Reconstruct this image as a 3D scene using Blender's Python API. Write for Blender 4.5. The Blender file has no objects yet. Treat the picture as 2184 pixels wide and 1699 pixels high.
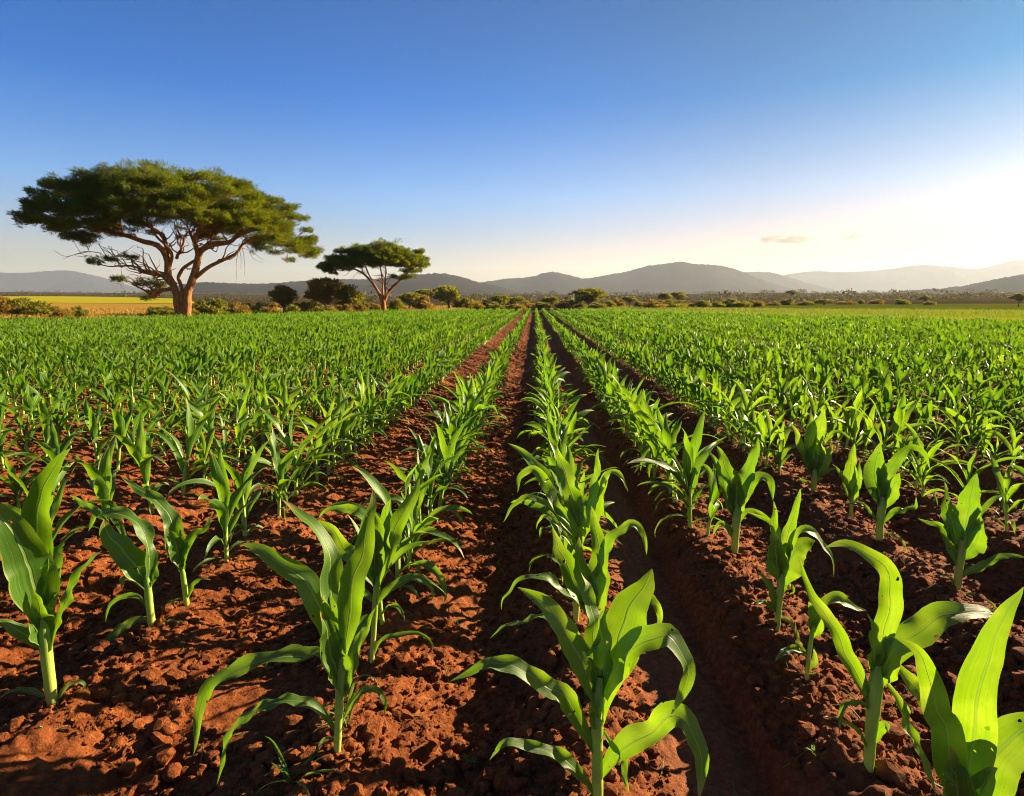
import bpy, math, random
import numpy as np
from mathutils import Vector

# ------------------------------------------------------------------ scene, camera, frame helpers
sc = bpy.context.scene
C = sc.collection
R = math.radians
rng = np.random.default_rng(7)
random.seed(7)

F_PX, CX, CY = 1300.0, 1092.0, 849.5          # focal length and centre, in photo pixels at 2184 wide
CAM_H = 1.35
PITCH = math.atan((CY - 643.0) / F_PX)
YAW = math.atan(48.0 / F_PX)
CAM = np.array([0.0, 0.0, CAM_H])
FWD = np.array([-math.sin(YAW) * math.cos(PITCH), math.cos(YAW) * math.cos(PITCH), -math.sin(PITCH)])
RGT = np.array([math.cos(YAW), math.sin(YAW), 0.0])
UPV = np.cross(RGT, FWD)
FH = np.array([-math.sin(YAW), math.cos(YAW), 0.0])

def ray(x, y):
    return FWD + (x - CX) / F_PX * RGT - (y - CY) / F_PX * UPV
def at_z(x, y, z):                             # where a line of sight meets the level z
    r = ray(x, y); return CAM + r * ((z - CAM_H) / r[2])
def at_d(x, y, d):                             # where it meets the upright plane d metres ahead
    r = ray(x, y); return CAM + r * (d / (r @ FH))
def dist(p): return float((np.asarray(p) - CAM) @ FH)
def to_px(p):
    v = np.asarray(p) - CAM
    zc = v @ FWD
    return CX + F_PX * (v @ RGT) / zc, CY - F_PX * (v @ UPV) / zc, zc

cam = bpy.data.cameras.new("camera")
cam.sensor_width = 36; cam.lens = 36 * F_PX / 2184.0
cam.clip_start = 0.05; cam.clip_end = 40000
camo = bpy.data.objects.new("camera", cam); C.objects.link(camo)
camo.location = CAM; camo.rotation_euler = (math.pi / 2 - PITCH, 0, YAW)
sc.camera = camo

# ------------------------------------------------------------------ noise
def _hash(ix, iy, s):
    h = (ix.astype(np.int64) * 374761393 + iy.astype(np.int64) * 668265263 + s * 974634777) & 0x7fffffff
    h = ((h ^ (h >> 13)) * 1274126177) & 0x7fffffff
    return ((h ^ (h >> 16)) & 0xffff) / 65535.0
def vnoise(x, y, s=0):
    ix, iy = np.floor(x), np.floor(y)
    fx, fy = x - ix, y - iy
    ux, uy = fx * fx * (3 - 2 * fx), fy * fy * (3 - 2 * fy)
    a, b = _hash(ix, iy, s), _hash(ix + 1, iy, s)
    c, d = _hash(ix, iy + 1, s), _hash(ix + 1, iy + 1, s)
    return (a * (1 - ux) + b * ux) * (1 - uy) + (c * (1 - ux) + d * ux) * uy - 0.5
def fbm(x, y, o=4, s=0):
    t = 0; a = 1.0
    for k in range(o):
        t = t + a * vnoise(x * 2 ** k + 13.7 * k, y * 2 ** k - 7.1 * k, s + k); a *= 0.5
    return t
def cells(x, y, s=0):                          # distance to the nearest scattered point: lumps
    ix, iy = np.floor(x), np.floor(y)
    best = np.full(np.shape(x), 9.0)
    for dx in (-1, 0, 1):
        for dy in (-1, 0, 1):
            px = ix + dx + _hash(ix + dx, iy + dy, s); py = iy + dy + _hash(ix + dx, iy + dy, s + 5)
            best = np.minimum(best, (px - x) ** 2 + (py - y) ** 2)
    return np.sqrt(best)
def sstep(a, b, x):
    t = np.clip((x - a) / (b - a), 0, 1); return t * t * (3 - 2 * t)

# ------------------------------------------------------------------ object helpers
def tag(o, label=None, cat=None, group=None, kind=None):
    for k, v in (("label", label), ("category", cat), ("group", group), ("kind", kind)):
        if v: o[k] = v
    return o
def make_mesh(name, verts, faces=None, quads=None, uvs=None, smooth=True):
    """verts (n,3); faces: list of index tuples, or quads: int array (m,k)."""
    me = bpy.data.meshes.new(name)
    verts = np.asarray(verts, dtype=np.float32)
    if quads is not None:
        quads = np.asarray(quads, dtype=np.int32); m, k = quads.shape
        me.vertices.add(len(verts)); me.vertices.foreach_set("co", verts.ravel())
        me.loops.add(m * k); me.loops.foreach_set("vertex_index", quads.ravel())
        me.polygons.add(m); me.polygons.foreach_set("loop_start", np.arange(0, m * k, k, dtype=np.int32))
        if uvs is not None:
            l = me.uv_layers.new(name="UVMap")
            l.data.foreach_set("uv", np.asarray(uvs, dtype=np.float32)[quads.ravel()].ravel())
        me.update(calc_edges=True)
    else:
        me.from_pydata([tuple(v) for v in verts], [], faces)
    me.polygons.foreach_set("use_smooth", np.full(len(me.polygons), smooth, dtype=bool))
    me.validate() if quads is None else None
    return me
def link(name, me, mat=None, parent=None, loc=None):
    o = bpy.data.objects.new(name, me); C.objects.link(o)
    if mat is not None and not me.materials: me.materials.append(mat)
    if loc is not None: o.location = loc
    if parent is not None: o.parent = parent
    return o
def empty(name, loc, rz=0.0, scale=1.0):
    o = bpy.data.objects.new(name, None); C.objects.link(o)
    o.location = loc; o.rotation_euler = (0, 0, rz); o.scale = (scale,) * 3
    o.empty_display_size = 0.1
    return o
def copy_tree(o, parent=None):
    c = o.copy(); C.objects.link(c); c.parent = parent
    for ch in list(o.children): copy_tree(ch, c)
    return c
class Bag:                                     # collects quads for one mesh
    def __init__(s): s.v = []; s.q = []; s.u = []; s.n = 0
    def add(s, v, q, u=None):
        v = np.asarray(v); s.v.append(v); s.q.append(np.asarray(q) + s.n)
        s.u.append(np.zeros((len(v), 2)) if u is None else u); s.n += len(v)
    def mesh(s, name, smooth=True):
        return make_mesh(name, np.concatenate(s.v), quads=np.concatenate(s.q), uvs=np.concatenate(s.u), smooth=smooth)
def grid_quads(nu, nv):
    i = np.arange(nv - 1)[:, None] * nu + np.arange(nu - 1)[None, :]
    i = i.ravel()
    return np.stack([i, i + 1, i + nu + 1, i + nu], 1)
def unit(a): return a / (np.linalg.norm(a, axis=-1, keepdims=True) + 1e-9)
def catmull(P, n):
    P = np.asarray(P, float)
    if len(P) == 2:
        t = np.linspace(0, 1, n)[:, None]; return P[0] * (1 - t) + P[1] * t
    Q = np.vstack([2 * P[0] - P[1], P, 2 * P[-1] - P[-2]])
    out = []
    for k in range(len(P) - 1):
        a, b, c, d = Q[k:k + 4]
        t = np.linspace(0, 1, 24, endpoint=False)[:, None]
        out.append(0.5 * (2 * b + (c - a) * t + (2 * a - 5 * b + 4 * c - d) * t ** 2 + (3 * b - a - 3 * c + d) * t ** 3))
    out.append(P[-1:]); out = np.vstack(out)
    s = np.concatenate([[0], np.cumsum(np.linalg.norm(np.diff(out, axis=0), axis=1))])
    t = np.linspace(0, s[-1], n)
    return np.stack([np.interp(t, s, out[:, k]) for k in range(P.shape[1])], 1)
def tube(P, rad, sides=8, cap=True, uv0=0.0, uv1=1.0):
    P = np.asarray(P, float); n = len(P); rad = np.broadcast_to(rad, n)
    T = unit(np.gradient(P, axis=0))
    ref = np.array([0, 0, 1.0]) if abs(T[0][2]) < 0.9 else np.array([1.0, 0, 0])
    A = unit(np.cross(T[0], ref)); rows = []; us = []
    ang = np.linspace(0, 2 * math.pi, sides + 1)
    for k in range(n):
        A = unit(A - T[k] * (A @ T[k])); B = np.cross(T[k], A)
        rows.append(P[k] + rad[k] * (np.cos(ang)[:, None] * A + np.sin(ang)[:, None] * B))
        us.append(np.stack([ang / (2 * math.pi), np.full(sides + 1, uv0 + (uv1 - uv0) * k / max(1, n - 1))], 1))
    v = np.vstack(rows); q = grid_quads(sides + 1, n); u = np.vstack(us)
    return v, q, u

# ------------------------------------------------------------------ materials
class NT:
    def __init__(s, name):
        s.m = bpy.data.materials.new(name); s.m.use_nodes = True
        s.t = s.m.node_tree; s.t.nodes.clear()
        s.out = s.t.nodes.new("ShaderNodeOutputMaterial")
    def n(s, kind, **kw):
        nd = s.t.nodes.new("ShaderNode" + kind)
        for k, v in kw.items():
            if k == "ins":
                for a, b in v.items(): s.set(nd, a, b)
            else: setattr(nd, k, v)
        return nd
    def set(s, nd, a, b):
        if isinstance(b, bpy.types.NodeSocket): s.t.links.new(b, nd.inputs[a])
        else: nd.inputs[a].default_value = b
    def math(s, op, a, b=0.0, c=None):
        nd = s.n("Math", operation=op); s.set(nd, 0, a); s.set(nd, 1, b)
        if c is not None: s.set(nd, 2, c)
        return nd.outputs[0]
    def mix(s, f, a, b, blend="MIX"):
        nd = s.n("Mix", data_type="RGBA", blend_type=blend)
        s.set(nd, 0, f); s.set(nd, 6, a); s.set(nd, 7, b); return nd.outputs[2]
    def ramp(s, f, stops):
        nd = s.n("ValToRGB"); s.set(nd, 0, f); e = nd.color_ramp.elements
        while len(e) > 1: e.remove(e[-1])
        e[0].position, e[0].color = stops[0][0], stops[0][1]
        for p, c in stops[1:]:
            k = e.new(p); k.color = c
        return nd.outputs[0]
    def range(s, x, a, b, c=0.0, d=1.0):
        nd = s.n("MapRange", interpolation_type="SMOOTHSTEP")
        for i, v in enumerate((x, a, b, c, d)): s.set(nd, i, v)
        return nd.outputs[0]
    def noise(s, vec, scale, detail=4.0, rough=0.55):
        nd = s.n("TexNoise"); s.set(nd, "Vector", vec); s.set(nd, "Scale", scale); s.set(nd, "Detail", detail); s.set(nd, "Roughness", rough)
        return nd.outputs[0]
    def done(s, sh): s.t.links.new(sh, s.out.inputs[0]); return s.m
def rgb(r, g, b): return (r, g, b, 1.0)

def soil_material():
    k = NT("red_soil"); pos = k.n("NewGeometry").outputs["Position"]
    a = k.noise(pos, 3.0, 5); b = k.noise(pos, 38.0, 6, 0.7); c = k.noise(pos, 0.7, 3); d = k.noise(pos, 160.0, 4, 0.7)
    col = k.ramp(b, [(0.25, rgb(0.069, 0.01564, 0.00414)), (0.5, rgb(0.23, 0.06072, 0.01288)), (0.75, rgb(0.4784, 0.161, 0.04232))])
    col = k.mix(k.range(a, 0.4, 0.7, 0, 0.6), col, rgb(0.13, 0.034, 0.010))
    col = k.mix(k.range(c, 0.45, 0.7, 0, 0.45), col, rgb(0.30, 0.105, 0.036))
    isl = k.n("NewGeometry").outputs["Random Per Island"]
    col = k.mix(k.math("MULTIPLY", isl, 0.35), col, rgb(0.11, 0.032, 0.012))
    px = k.n("SeparateXYZ", ins={0: pos}).outputs[0]
    trk = k.math("MULTIPLY", k.range(px, 0.40, 0.48), k.range(px, 0.74, 0.66))
    col = k.mix(k.math("MULTIPLY", trk, 0.45), col, k.mix(k.range(b, 0.3, 0.7), rgb(0.21, 0.075, 0.032), rgb(0.34, 0.135, 0.06)))
    bp = k.n("Bump", ins={"Strength": 1.0, "Distance": 0.02, "Height": k.math("ADD", b, k.math("MULTIPLY", d, 0.35))})
    p = k.n("BsdfPrincipled", ins={"Base Color": col, "Roughness": 0.95, "Normal": bp.outputs[0]})
    p.inputs["Specular IOR Level"].default_value = 0.15
    return k.done(p.outputs[0])

def leaf_material(name, dark, light, thru, fac=0.45, rough=0.38, spec=0.5):
    k = NT(name); uv = k.n("UVMap").outputs[0]
    sep = k.n("SeparateXYZ", ins={0: uv}); u, v = sep.outputs[0], sep.outputs[1]
    isl = k.n("NewGeometry").outputs["Random Per Island"]
    off = k.math("ABSOLUTE", k.math("SUBTRACT", u, 0.5))
    rib = k.range(off, 0.015, 0.045, 1.0, 0.0)
    pos = k.n("TexCoord").outputs["Object"]
    strk = k.n("Mapping", ins={0: uv, 3: (50.0, 1.1, 1.0)})
    vein = k.noise(strk.outputs[0], 1.0, 3.0, 0.65)
    blot = k.noise(pos, 9.0, 4)
    base = k.mix(k.range(blot, 0.35, 0.7), dark, light)
    base = k.mix(k.range(vein, 0.38, 0.64, 0.0, 0.9), k.mix(0.45, base, rgb(0.02, 0.075, 0.008)), k.mix(0.55, base, rgb(0.19, 0.36, 0.045)))
    base = k.mix(k.math("MULTIPLY", isl, 0.4), base, rgb(0.12, 0.25, 0.022))
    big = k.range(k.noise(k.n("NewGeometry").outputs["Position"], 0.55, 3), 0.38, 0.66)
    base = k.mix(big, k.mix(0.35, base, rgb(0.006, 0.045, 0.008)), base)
    edge = k.range(k.math("ADD", off, k.math("MULTIPLY", k.noise(pos, 30.0, 3), 0.06)), 0.47, 0.53, 0.0, 0.8)
    base = k.mix(edge, base, rgb(0.28, 0.36, 0.06))
    base = k.mix(k.math("MULTIPLY", rib, 0.75), base, rgb(0.34, 0.46, 0.13))
    tip = k.math("MULTIPLY", k.range(k.math("ADD", v, k.math("MULTIPLY", blot, 0.16)), 0.94, 1.04), k.range(isl, 0.15, 0.6))
    base = k.mix(tip, base, rgb(0.36, 0.26, 0.07))
    tr = k.mix(k.range(vein, 0.38, 0.62), thru, k.mix(0.6, thru, rgb(0.10, 0.30, 0.006)))
    tr = k.mix(k.range(blot, 0.4, 0.7, 0, 0.3), tr, rgb(0.62, 0.72, 0.05))
    tr = k.mix(k.math("MULTIPLY", rib, 0.6), tr, rgb(0.18, 0.3, 0.03))
    dust = k.math("MULTIPLY", k.range(k.noise(pos, 140.0, 3, 0.6), 0.60, 0.68), k.range(k.noise(pos, 14.0, 2), 0.45, 0.62))
    base = k.mix(k.math("MULTIPLY", dust, 0.55), base, rgb(0.22, 0.085, 0.03))
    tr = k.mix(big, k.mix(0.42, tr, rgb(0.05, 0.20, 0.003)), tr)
    bh = k.math("SUBTRACT", k.math("MULTIPLY", vein, 0.5), k.math("MULTIPLY", rib, 0.8))
    bp = k.n("Bump", ins={"Strength": 0.8, "Distance": 0.002, "Height": bh})
    p = k.n("BsdfPrincipled", ins={"Base Color": base, "Roughness": rough, "Normal": bp.outputs[0]})
    p.inputs["Specular IOR Level"].default_value = spec
    t = k.n("BsdfTranslucent", ins={"Color": tr, "Normal": bp.outputs[0]})
    mx = k.n("MixShader", ins={0: fac}); k.t.links.new(p.outputs[0], mx.inputs[1]); k.t.links.new(t.outputs[0], mx.inputs[2])
    hole = k.math("MULTIPLY", k.range(k.noise(pos, 42.0, 1, 0.4), 0.755, 0.765), k.math("GREATER_THAN", isl, 0.55))
    tp = k.n("BsdfTransparent"); m2 = k.n("MixShader", ins={0: hole}); k.t.links.new(mx.outputs[0], m2.inputs[1]); k.t.links.new(tp.outputs[0], m2.inputs[2])
    return k.done(m2.outputs[0])

def foliage_material(name, a, b, thru, fac=0.35):
    k = NT(name); isl = k.n("NewGeometry").outputs["Random Per Island"]
    pos = k.n("TexCoord").outputs["Object"]
    nz = k.noise(pos, 0.9, 3)
    col = k.mix(isl, a, b); col = k.mix(k.range(nz, 0.4, 0.65, 0, 0.5), col, k.mix(0.5, b, thru))
    p = k.n("BsdfPrincipled", ins={"Base Color": col, "Roughness": 0.65}); p.inputs["Specular IOR Level"].default_value = 0.25
    t = k.n("BsdfTranslucent", ins={"Color": thru})
    mx = k.n("MixShader", ins={0: fac}); k.t.links.new(p.outputs[0], mx.inputs[1]); k.t.links.new(t.outputs[0], mx.inputs[2])
    return k.done(mx.outputs[0])

def bark_material(name, a, b):
    k = NT(name); pos = k.n("TexCoord").outputs["Object"]
    mp = k.n("Mapping", ins={0: pos, 3: (1.0, 1.0, 0.22)})
    f = k.noise(mp.outputs[0], 9.0, 6, 0.65)
    col = k.ramp(f, [(0.3, a), (0.7, b)])
    bp = k.n("Bump", ins={"Strength": 0.9, "Distance": 0.06, "Height": f})
    p = k.n("BsdfPrincipled", ins={"Base Color": col, "Roughness": 0.9, "Normal": bp.outputs[0]}); p.inputs["Specular IOR Level"].default_value = 0.15
    return k.done(p.outputs[0])

def patch_material(name, stops, s1, s2, rough=0.95, stretch=(1, 1, 1)):
    k = NT(name); pos = k.n("NewGeometry").outputs["Position"]
    mp = k.n("Mapping", ins={0: pos, 3: stretch})
    f = k.math("ADD", k.math("MULTIPLY", k.noise(mp.outputs[0], s1, 5, 0.6), 0.6), k.math("MULTIPLY", k.noise(mp.outputs[0], s2, 4, 0.6), 0.4))
    col = k.ramp(f, stops)
    bp = k.n("Bump", ins={"Strength": 0.6, "Distance": 0.2, "Height": f})
    p = k.n("BsdfPrincipled", ins={"Base Color": col, "Roughness": 1.0, "Normal": bp.outputs[0]}); p.inputs["Specular IOR Level"].default_value = 0.0
    return k.done(p.outputs[0])

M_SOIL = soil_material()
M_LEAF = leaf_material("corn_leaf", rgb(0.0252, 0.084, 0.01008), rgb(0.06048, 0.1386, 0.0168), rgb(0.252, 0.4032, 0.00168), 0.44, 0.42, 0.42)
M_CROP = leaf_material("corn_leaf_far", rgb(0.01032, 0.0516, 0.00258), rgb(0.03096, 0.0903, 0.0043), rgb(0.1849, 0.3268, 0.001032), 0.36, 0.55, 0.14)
M_DRY = leaf_material("withered_leaf", rgb(0.112, 0.14, 0.021), rgb(0.238, 0.189, 0.056), rgb(0.35, 0.294, 0.042), 0.4, 0.6)
def stalk_material():
    k = NT("corn_stalk"); uv = k.n("UVMap").outputs[0]; sep = k.n("SeparateXYZ", ins={0: uv}); v = sep.outputs[1]
    mp = k.n("Mapping", ins={0: uv, 3: (26.0, 2.0, 1.0)}); st = k.noise(mp.outputs[0], 1.0, 3)
    col = k.ramp(v, [(0.0, rgb(0.36, 0.24, 0.07)), (0.08, rgb(0.44, 0.47, 0.08)), (0.45, rgb(0.32, 0.44, 0.06)), (1.0, rgb(0.10, 0.26, 0.025))])
    col = k.mix(k.range(st, 0.4, 0.65, 0, 0.45), col, rgb(0.33, 0.46, 0.12))
    bp = k.n("Bump", ins={"Strength": 0.4, "Distance": 0.002, "Height": st})
    p = k.n("BsdfPrincipled", ins={"Base Color": col, "Roughness": 0.42, "Normal": bp.outputs[0]})
    t = k.n("BsdfTranslucent", ins={"Color": rgb(0.35, 0.5, 0.04)})
    mx = k.n("MixShader", ins={0: 0.22}); k.t.links.new(p.outputs[0], mx.inputs[1]); k.t.links.new(t.outputs[0], mx.inputs[2])
    return k.done(mx.outputs[0])
M_STALK = stalk_material()
M_ACACIA = foliage_material("acacia_leaves", rgb(0.0112, 0.0368, 0.0032), rgb(0.0544, 0.084, 0.0048), rgb(0.224, 0.256, 0.004), 0.36)
M_BUSH = foliage_material("bush_leaves", rgb(0.04576, 0.06656, 0.009984), rgb(0.1414, 0.1414, 0.01664), rgb(0.3162, 0.2912, 0.01664), 0.38)
M_BUSHDRY = foliage_material("dry_bush_leaves", rgb(0.085, 0.060, 0.014), rgb(0.20, 0.135, 0.024), rgb(0.42, 0.28, 0.025), 0.36)
M_SCRUB = foliage_material("scrub_leaves", rgb(0.03188, 0.03506, 0.01275), rgb(0.06375, 0.06375, 0.02231), rgb(0.1275, 0.1148, 0.0255), 0.2)
M_BARK = bark_material("acacia_bark", rgb(0.11, 0.042, 0.013), rgb(0.48, 0.20, 0.055))
M_BARKG = bark_material("grey_bark", rgb(0.096, 0.072, 0.048), rgb(0.272, 0.208, 0.144))
M_PLAIN = patch_material("savanna_ground", [(0.3, rgb(0.02352, 0.01747, 0.007392)), (0.45, rgb(0.0504, 0.03528, 0.01512)), (0.55, rgb(0.07392, 0.05208, 0.0252)), (0.7, rgb(0.03696, 0.03192, 0.01008))], 0.012, 0.11)
M_HILL = patch_material("hill_scrub", [(0.35, rgb(0.009625, 0.008855, 0.005005)), (0.55, rgb(0.01733, 0.01444, 0.008085)), (0.75, rgb(0.0308, 0.0231, 0.01252))], 0.006, 0.05)
M_YFIELD = patch_material("yellow_crop", [(0.35, rgb(0.255, 0.2295, 0.0102)), (0.5, rgb(0.357, 0.306, 0.017)), (0.65, rgb(0.221, 0.221, 0.01275))], 0.03, 0.4)
M_GOLD = foliage_material("golden_grass", rgb(0.224, 0.1232, 0.0196), rgb(0.3472, 0.2016, 0.0336), rgb(0.392, 0.2352, 0.028), 0.4)
M_GRASS = foliage_material("yellow_green_grass", rgb(0.04464, 0.07589, 0.004464), rgb(0.09821, 0.125, 0.006696), rgb(0.1786, 0.2232, 0.006696), 0.45)

# ------------------------------------------------------------------ light, sky, haze
SUN_AZ, SUN_EL = R(61), R(17)                  # from +Y (the rows) towards +X, above the horizon
sv = Vector((math.sin(SUN_AZ) * math.cos(SUN_EL), math.cos(SUN_AZ) * math.cos(SUN_EL), math.sin(SUN_EL)))
sun = bpy.data.lights.new("sun", "SUN"); sun.energy = 5.0; sun.angle = R(0.5); sun.color = (1.0, 0.80, 0.50)
suno = bpy.data.objects.new("sun", sun); C.objects.link(suno)
suno.rotation_euler = sv.to_track_quat("Z", "Y").to_euler(); suno.location = (30, 15, 12)
w = bpy.data.worlds.new("World"); sc.world = w; w.use_nodes = True
nt = w.node_tree; bg = nt.nodes["Background"]
sky = nt.nodes.new("ShaderNodeTexSky"); sky.sky_type = "NISHITA"; sky.sun_disc = False
sky.sun_elevation = SUN_EL; sky.sun_rotation = SUN_AZ
sky.air_density = 1.0; sky.dust_density = 1.3; sky.ozone_density = 1.5; sky.altitude = 900
tc = nt.nodes.new("ShaderNodeTexCoord"); sx = nt.nodes.new("ShaderNodeSeparateXYZ"); nt.links.new(tc.outputs["Generated"], sx.inputs[0])
rp = nt.nodes.new("ShaderNodeValToRGB"); nt.links.new(sx.outputs[2], rp.inputs[0])
SKY_TINT = [(0.0, (0.62, 0.43, 0.28)), (0.07, (0.80, 0.55, 0.52)), (0.16, (0.48, 0.63, 0.88)), (0.29, (0.02, 0.40, 0.87)), (0.41, (0.0, 0.335, 0.72)), (1.0, (0.01, 0.20, 0.52))]
while len(rp.color_ramp.elements) < len(SKY_TINT): rp.color_ramp.elements.new(0.5)
for e, (q, c) in zip(rp.color_ramp.elements, SKY_TINT): e.position = q
for e, (q, c) in zip(rp.color_ramp.elements, SKY_TINT): e.color = (*c, 1.0)
tn = nt.nodes.new("ShaderNodeMix"); tn.data_type = "RGBA"; tn.blend_type = "MULTIPLY"; tn.inputs[0].default_value = 1.0
nt.links.new(sky.outputs[0], tn.inputs[6]); nt.links.new(rp.outputs[0], tn.inputs[7])
dt = nt.nodes.new("ShaderNodeVectorMath"); dt.operation = "DOT_PRODUCT"; nt.links.new(tc.outputs["Generated"], dt.inputs[0]); dt.inputs[1].default_value = sv
r2 = nt.nodes.new("ShaderNodeValToRGB"); nt.links.new(dt.outputs["Value"], r2.inputs[0])
GLOW_TINT = [(0.30, (0.84, 1.03, 1.08)), (0.55, (0.92, 0.92, 0.90)), (0.74, (0.90, 0.75, 0.66)), (0.92, (0.86, 0.66, 0.53)), (1.0, (0.86, 0.66, 0.5))]
while len(r2.color_ramp.elements) < len(GLOW_TINT): r2.color_ramp.elements.new(0.5)
for e, (q, c) in zip(r2.color_ramp.elements, GLOW_TINT): e.position = q
for e, (q, c) in zip(r2.color_ramp.elements, GLOW_TINT): e.color = (*c, 1.0)
t2 = nt.nodes.new("ShaderNodeMix"); t2.data_type = "RGBA"; t2.blend_type = "MULTIPLY"; t2.inputs[0].default_value = 1.0
nt.links.new(tn.outputs[2], t2.inputs[6]); nt.links.new(r2.outputs[0], t2.inputs[7])
nt.links.new(t2.outputs[2], bg.inputs[0]); bg.inputs[1].default_value = 0.050
sc.view_settings.view_transform = "Standard"; sc.view_settings.look = "None"
sc.view_settings.exposure = 2.06; sc.view_settings.gamma = 1.0
cy = sc.cycles
cy.use_denoising = True; cy.filter_width = 1.0; cy.max_bounces = 4; cy.transparent_max_bounces = 8; cy.volume_bounces = 0
cy.diffuse_bounces = 2; cy.transmission_bounces = 3; cy.sample_clamp_indirect = 4.0

def haze():
    s, top, bot = 6600.0, 350.0, -3.0
    k = NT("haze_air")
    p = k.n("VolumePrincipled"); p.inputs["Color"].default_value = rgb(0.74, 0.83, 1.0); p.inputs["Density"].default_value = 0.000075
    p.inputs["Anisotropy"].default_value = 0.3
    k.t.links.new(p.outputs[0], k.out.inputs[1])
    v = [(x, y, z) for z in (bot, top) for y in (-1500, s) for x in (-s, s)]
    f = [(0, 2, 3, 1), (4, 5, 7, 6), (0, 1, 5, 4), (2, 6, 7, 3), (0, 4, 6, 2), (1, 3, 7, 5)]
    o = link("haze", make_mesh("haze", v, faces=f, smooth=False), k.m); tag(o, "warm haze lying over the plain and hills", "haze", kind="stuff")
haze()

# ------------------------------------------------------------------ the far setting
def plain_z(d): return -0.25 + 0.0115 * max(0.0, d - 60) if np.isscalar(d) else -0.25 + 0.0115 * np.maximum(0.0, d - 60)
def ground():
    r = np.concatenate([[0.0], np.geomspace(2, 6400, 110)]); a = np.linspace(-math.pi, math.pi, 241)
    rr, aa = np.meshgrid(r, a, indexing="ij")
    x, y = rr * np.sin(aa), rr * np.cos(aa)
    z = plain_z(np.minimum(rr, 3000)) + sstep(120, 600, rr) * 5.0 * fbm(x / 160, y / 160, 3, 3)
    v = np.stack([x.ravel(), y.ravel(), z.ravel()], 1)
    tag(link("ground", make_mesh("ground", v, quads=grid_quads(len(a), len(r))), M_PLAIN), kind="structure")
ground()
def ground_z(x, y):
    d = math.hypot(x, y)
    return plain_z(min(d, 3000.0)) + float(sstep(120, 600, d) * 5.0 * fbm(np.array([x / 160]), np.array([y / 160]), 3, 3)[0])

def hill(name, prof, D, depth, rough=0.5, s=0, base=-2.0):
    prof = np.array(prof, float); xs = np.arange(prof[0, 0], prof[-1, 0] + 1, 2.0)
    P = catmull(prof, 400); o = np.argsort(P[:, 0])
    y0 = np.interp(xs, P[o, 0], P[o, 1]); bump = -rough * (vnoise(xs / 5, xs * 0 + s, s) + 0.7 * vnoise(xs / 2.1, xs * 0 + s, s + 1) + 0.5) 
    ts = np.concatenate([np.linspace(-1, 0, 26), np.linspace(0.08, 1, 10)])
    P3 = np.array([at_d(x, y, D) for x, y in zip(xs, y0)]); bump = -bump * D / F_PX
    V = []
    for t in ts:
        px, py = P3[:, 0] * (1 + t * depth), P3[:, 1] * (1 + t * depth)
        fall = (1 - abs(t)) ** 1.25 if t < 0 else (1 - t) ** 0.9
        n = fbm(px / 240.0, py / 420.0, 4, s + 11)
        V.append(np.stack([px, py, base + (P3[:, 2] - base) * fall * (1 + 0.55 * n * min(1, abs(t) * 4) * (1 - abs(t))) + bump * max(0, 1 - abs(t) * 14)], 1))
    V = np.concatenate(V)
    tag(link(name, make_mesh(name, V, quads=grid_quads(len(xs), len(ts))), M_HILL), kind="structure")
hill("hills", [(-260, 600), (-150, 590), (-60, 587), (0, 583), (50, 583), (90, 580), (140, 578), (175, 583), (215, 592), (260, 606), (330, 622), (380, 634)], 5700, 0.11, 1.0, 3)
hill("hills", [(300, 628), (370, 612), (430, 603), (500, 606), (570, 606), (650, 600), (720, 597), (790, 597), (850, 590), (905, 586), (945, 585), (985, 592), (1015, 601), (1060, 612), (1130, 630)], 2100, 0.4, 2.0, 17)
hill("hills", [(930, 634), (985, 611), (1030, 603), (1080, 596), (1130, 592), (1160, 584), (1180, 581), (1210, 587), (1245, 595), (1275, 591), (1310, 585), (1340, 580), (1375, 570), (1420, 564), (1450, 560), (1480, 564), (1530, 567), (1560, 573), (1590, 584), (1630, 600), (1680, 615), (1740, 632)], 3100, 0.35, 1.6, 29)
hill("hills", [(1480, 630), (1540, 594), (1580, 582), (1640, 582), (1675, 590), (1720, 604), (1760, 614), (1830, 632)], 3900, 0.25, 1.2, 41)
hill("hills", [(1560, 632), (1640, 596), (1700, 583), (1740, 579), (1790, 581), (1850, 579), (1900, 574), (1960, 566), (2010, 568), (2060, 573), (2100, 572), (2145, 560), (2180, 556), (2260, 566), (2340, 575), (2450, 600)], 5000, 0.2, 0.6, 53)
hill("hills", [(1780, 636), (1860, 628), (1940, 621), (2000, 617), (2060, 610), (2110, 600), (2150, 592), (2184, 587), (2260, 575), (2350, 570), (2480, 600)], 1500, 0.4, 2.4, 67)

def sheet(name, corners, mat, lift, n=30):
    a, b, c, d = [np.array(p, float) for p in corners]
    V = []
    for v in np.linspace(0, 1, n):
        for u in np.linspace(0, 1, n):
            p = (a * (1 - u) + b * u) * (1 - v) + (d * (1 - u) + c * u) * v
            V.append((p[0], p[1], ground_z(p[0], p[1]) + lift))
    tag(link(name, make_mesh(name, V, quads=grid_quads(n, n)), mat), kind="structure")
def xd(x, d): p = at_d(x, 643, d); return (p[0], p[1])
sheet("yellow_field", [xd(-200, 130), xd(420, 130), xd(400, 330), xd(-200, 330)], M_YFIELD, 0.12)
sheet("dry_pasture", [xd(-300, 36), xd(560, 50), xd(430, 130), xd(-300, 130)], patch_material("dry_pasture", [(0.3, rgb(0.16, 0.10, 0.02)), (0.5, rgb(0.34, 0.20, 0.04)), (0.7, rgb(0.24, 0.18, 0.03))], 0.12, 0.9), 0.06)
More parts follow.
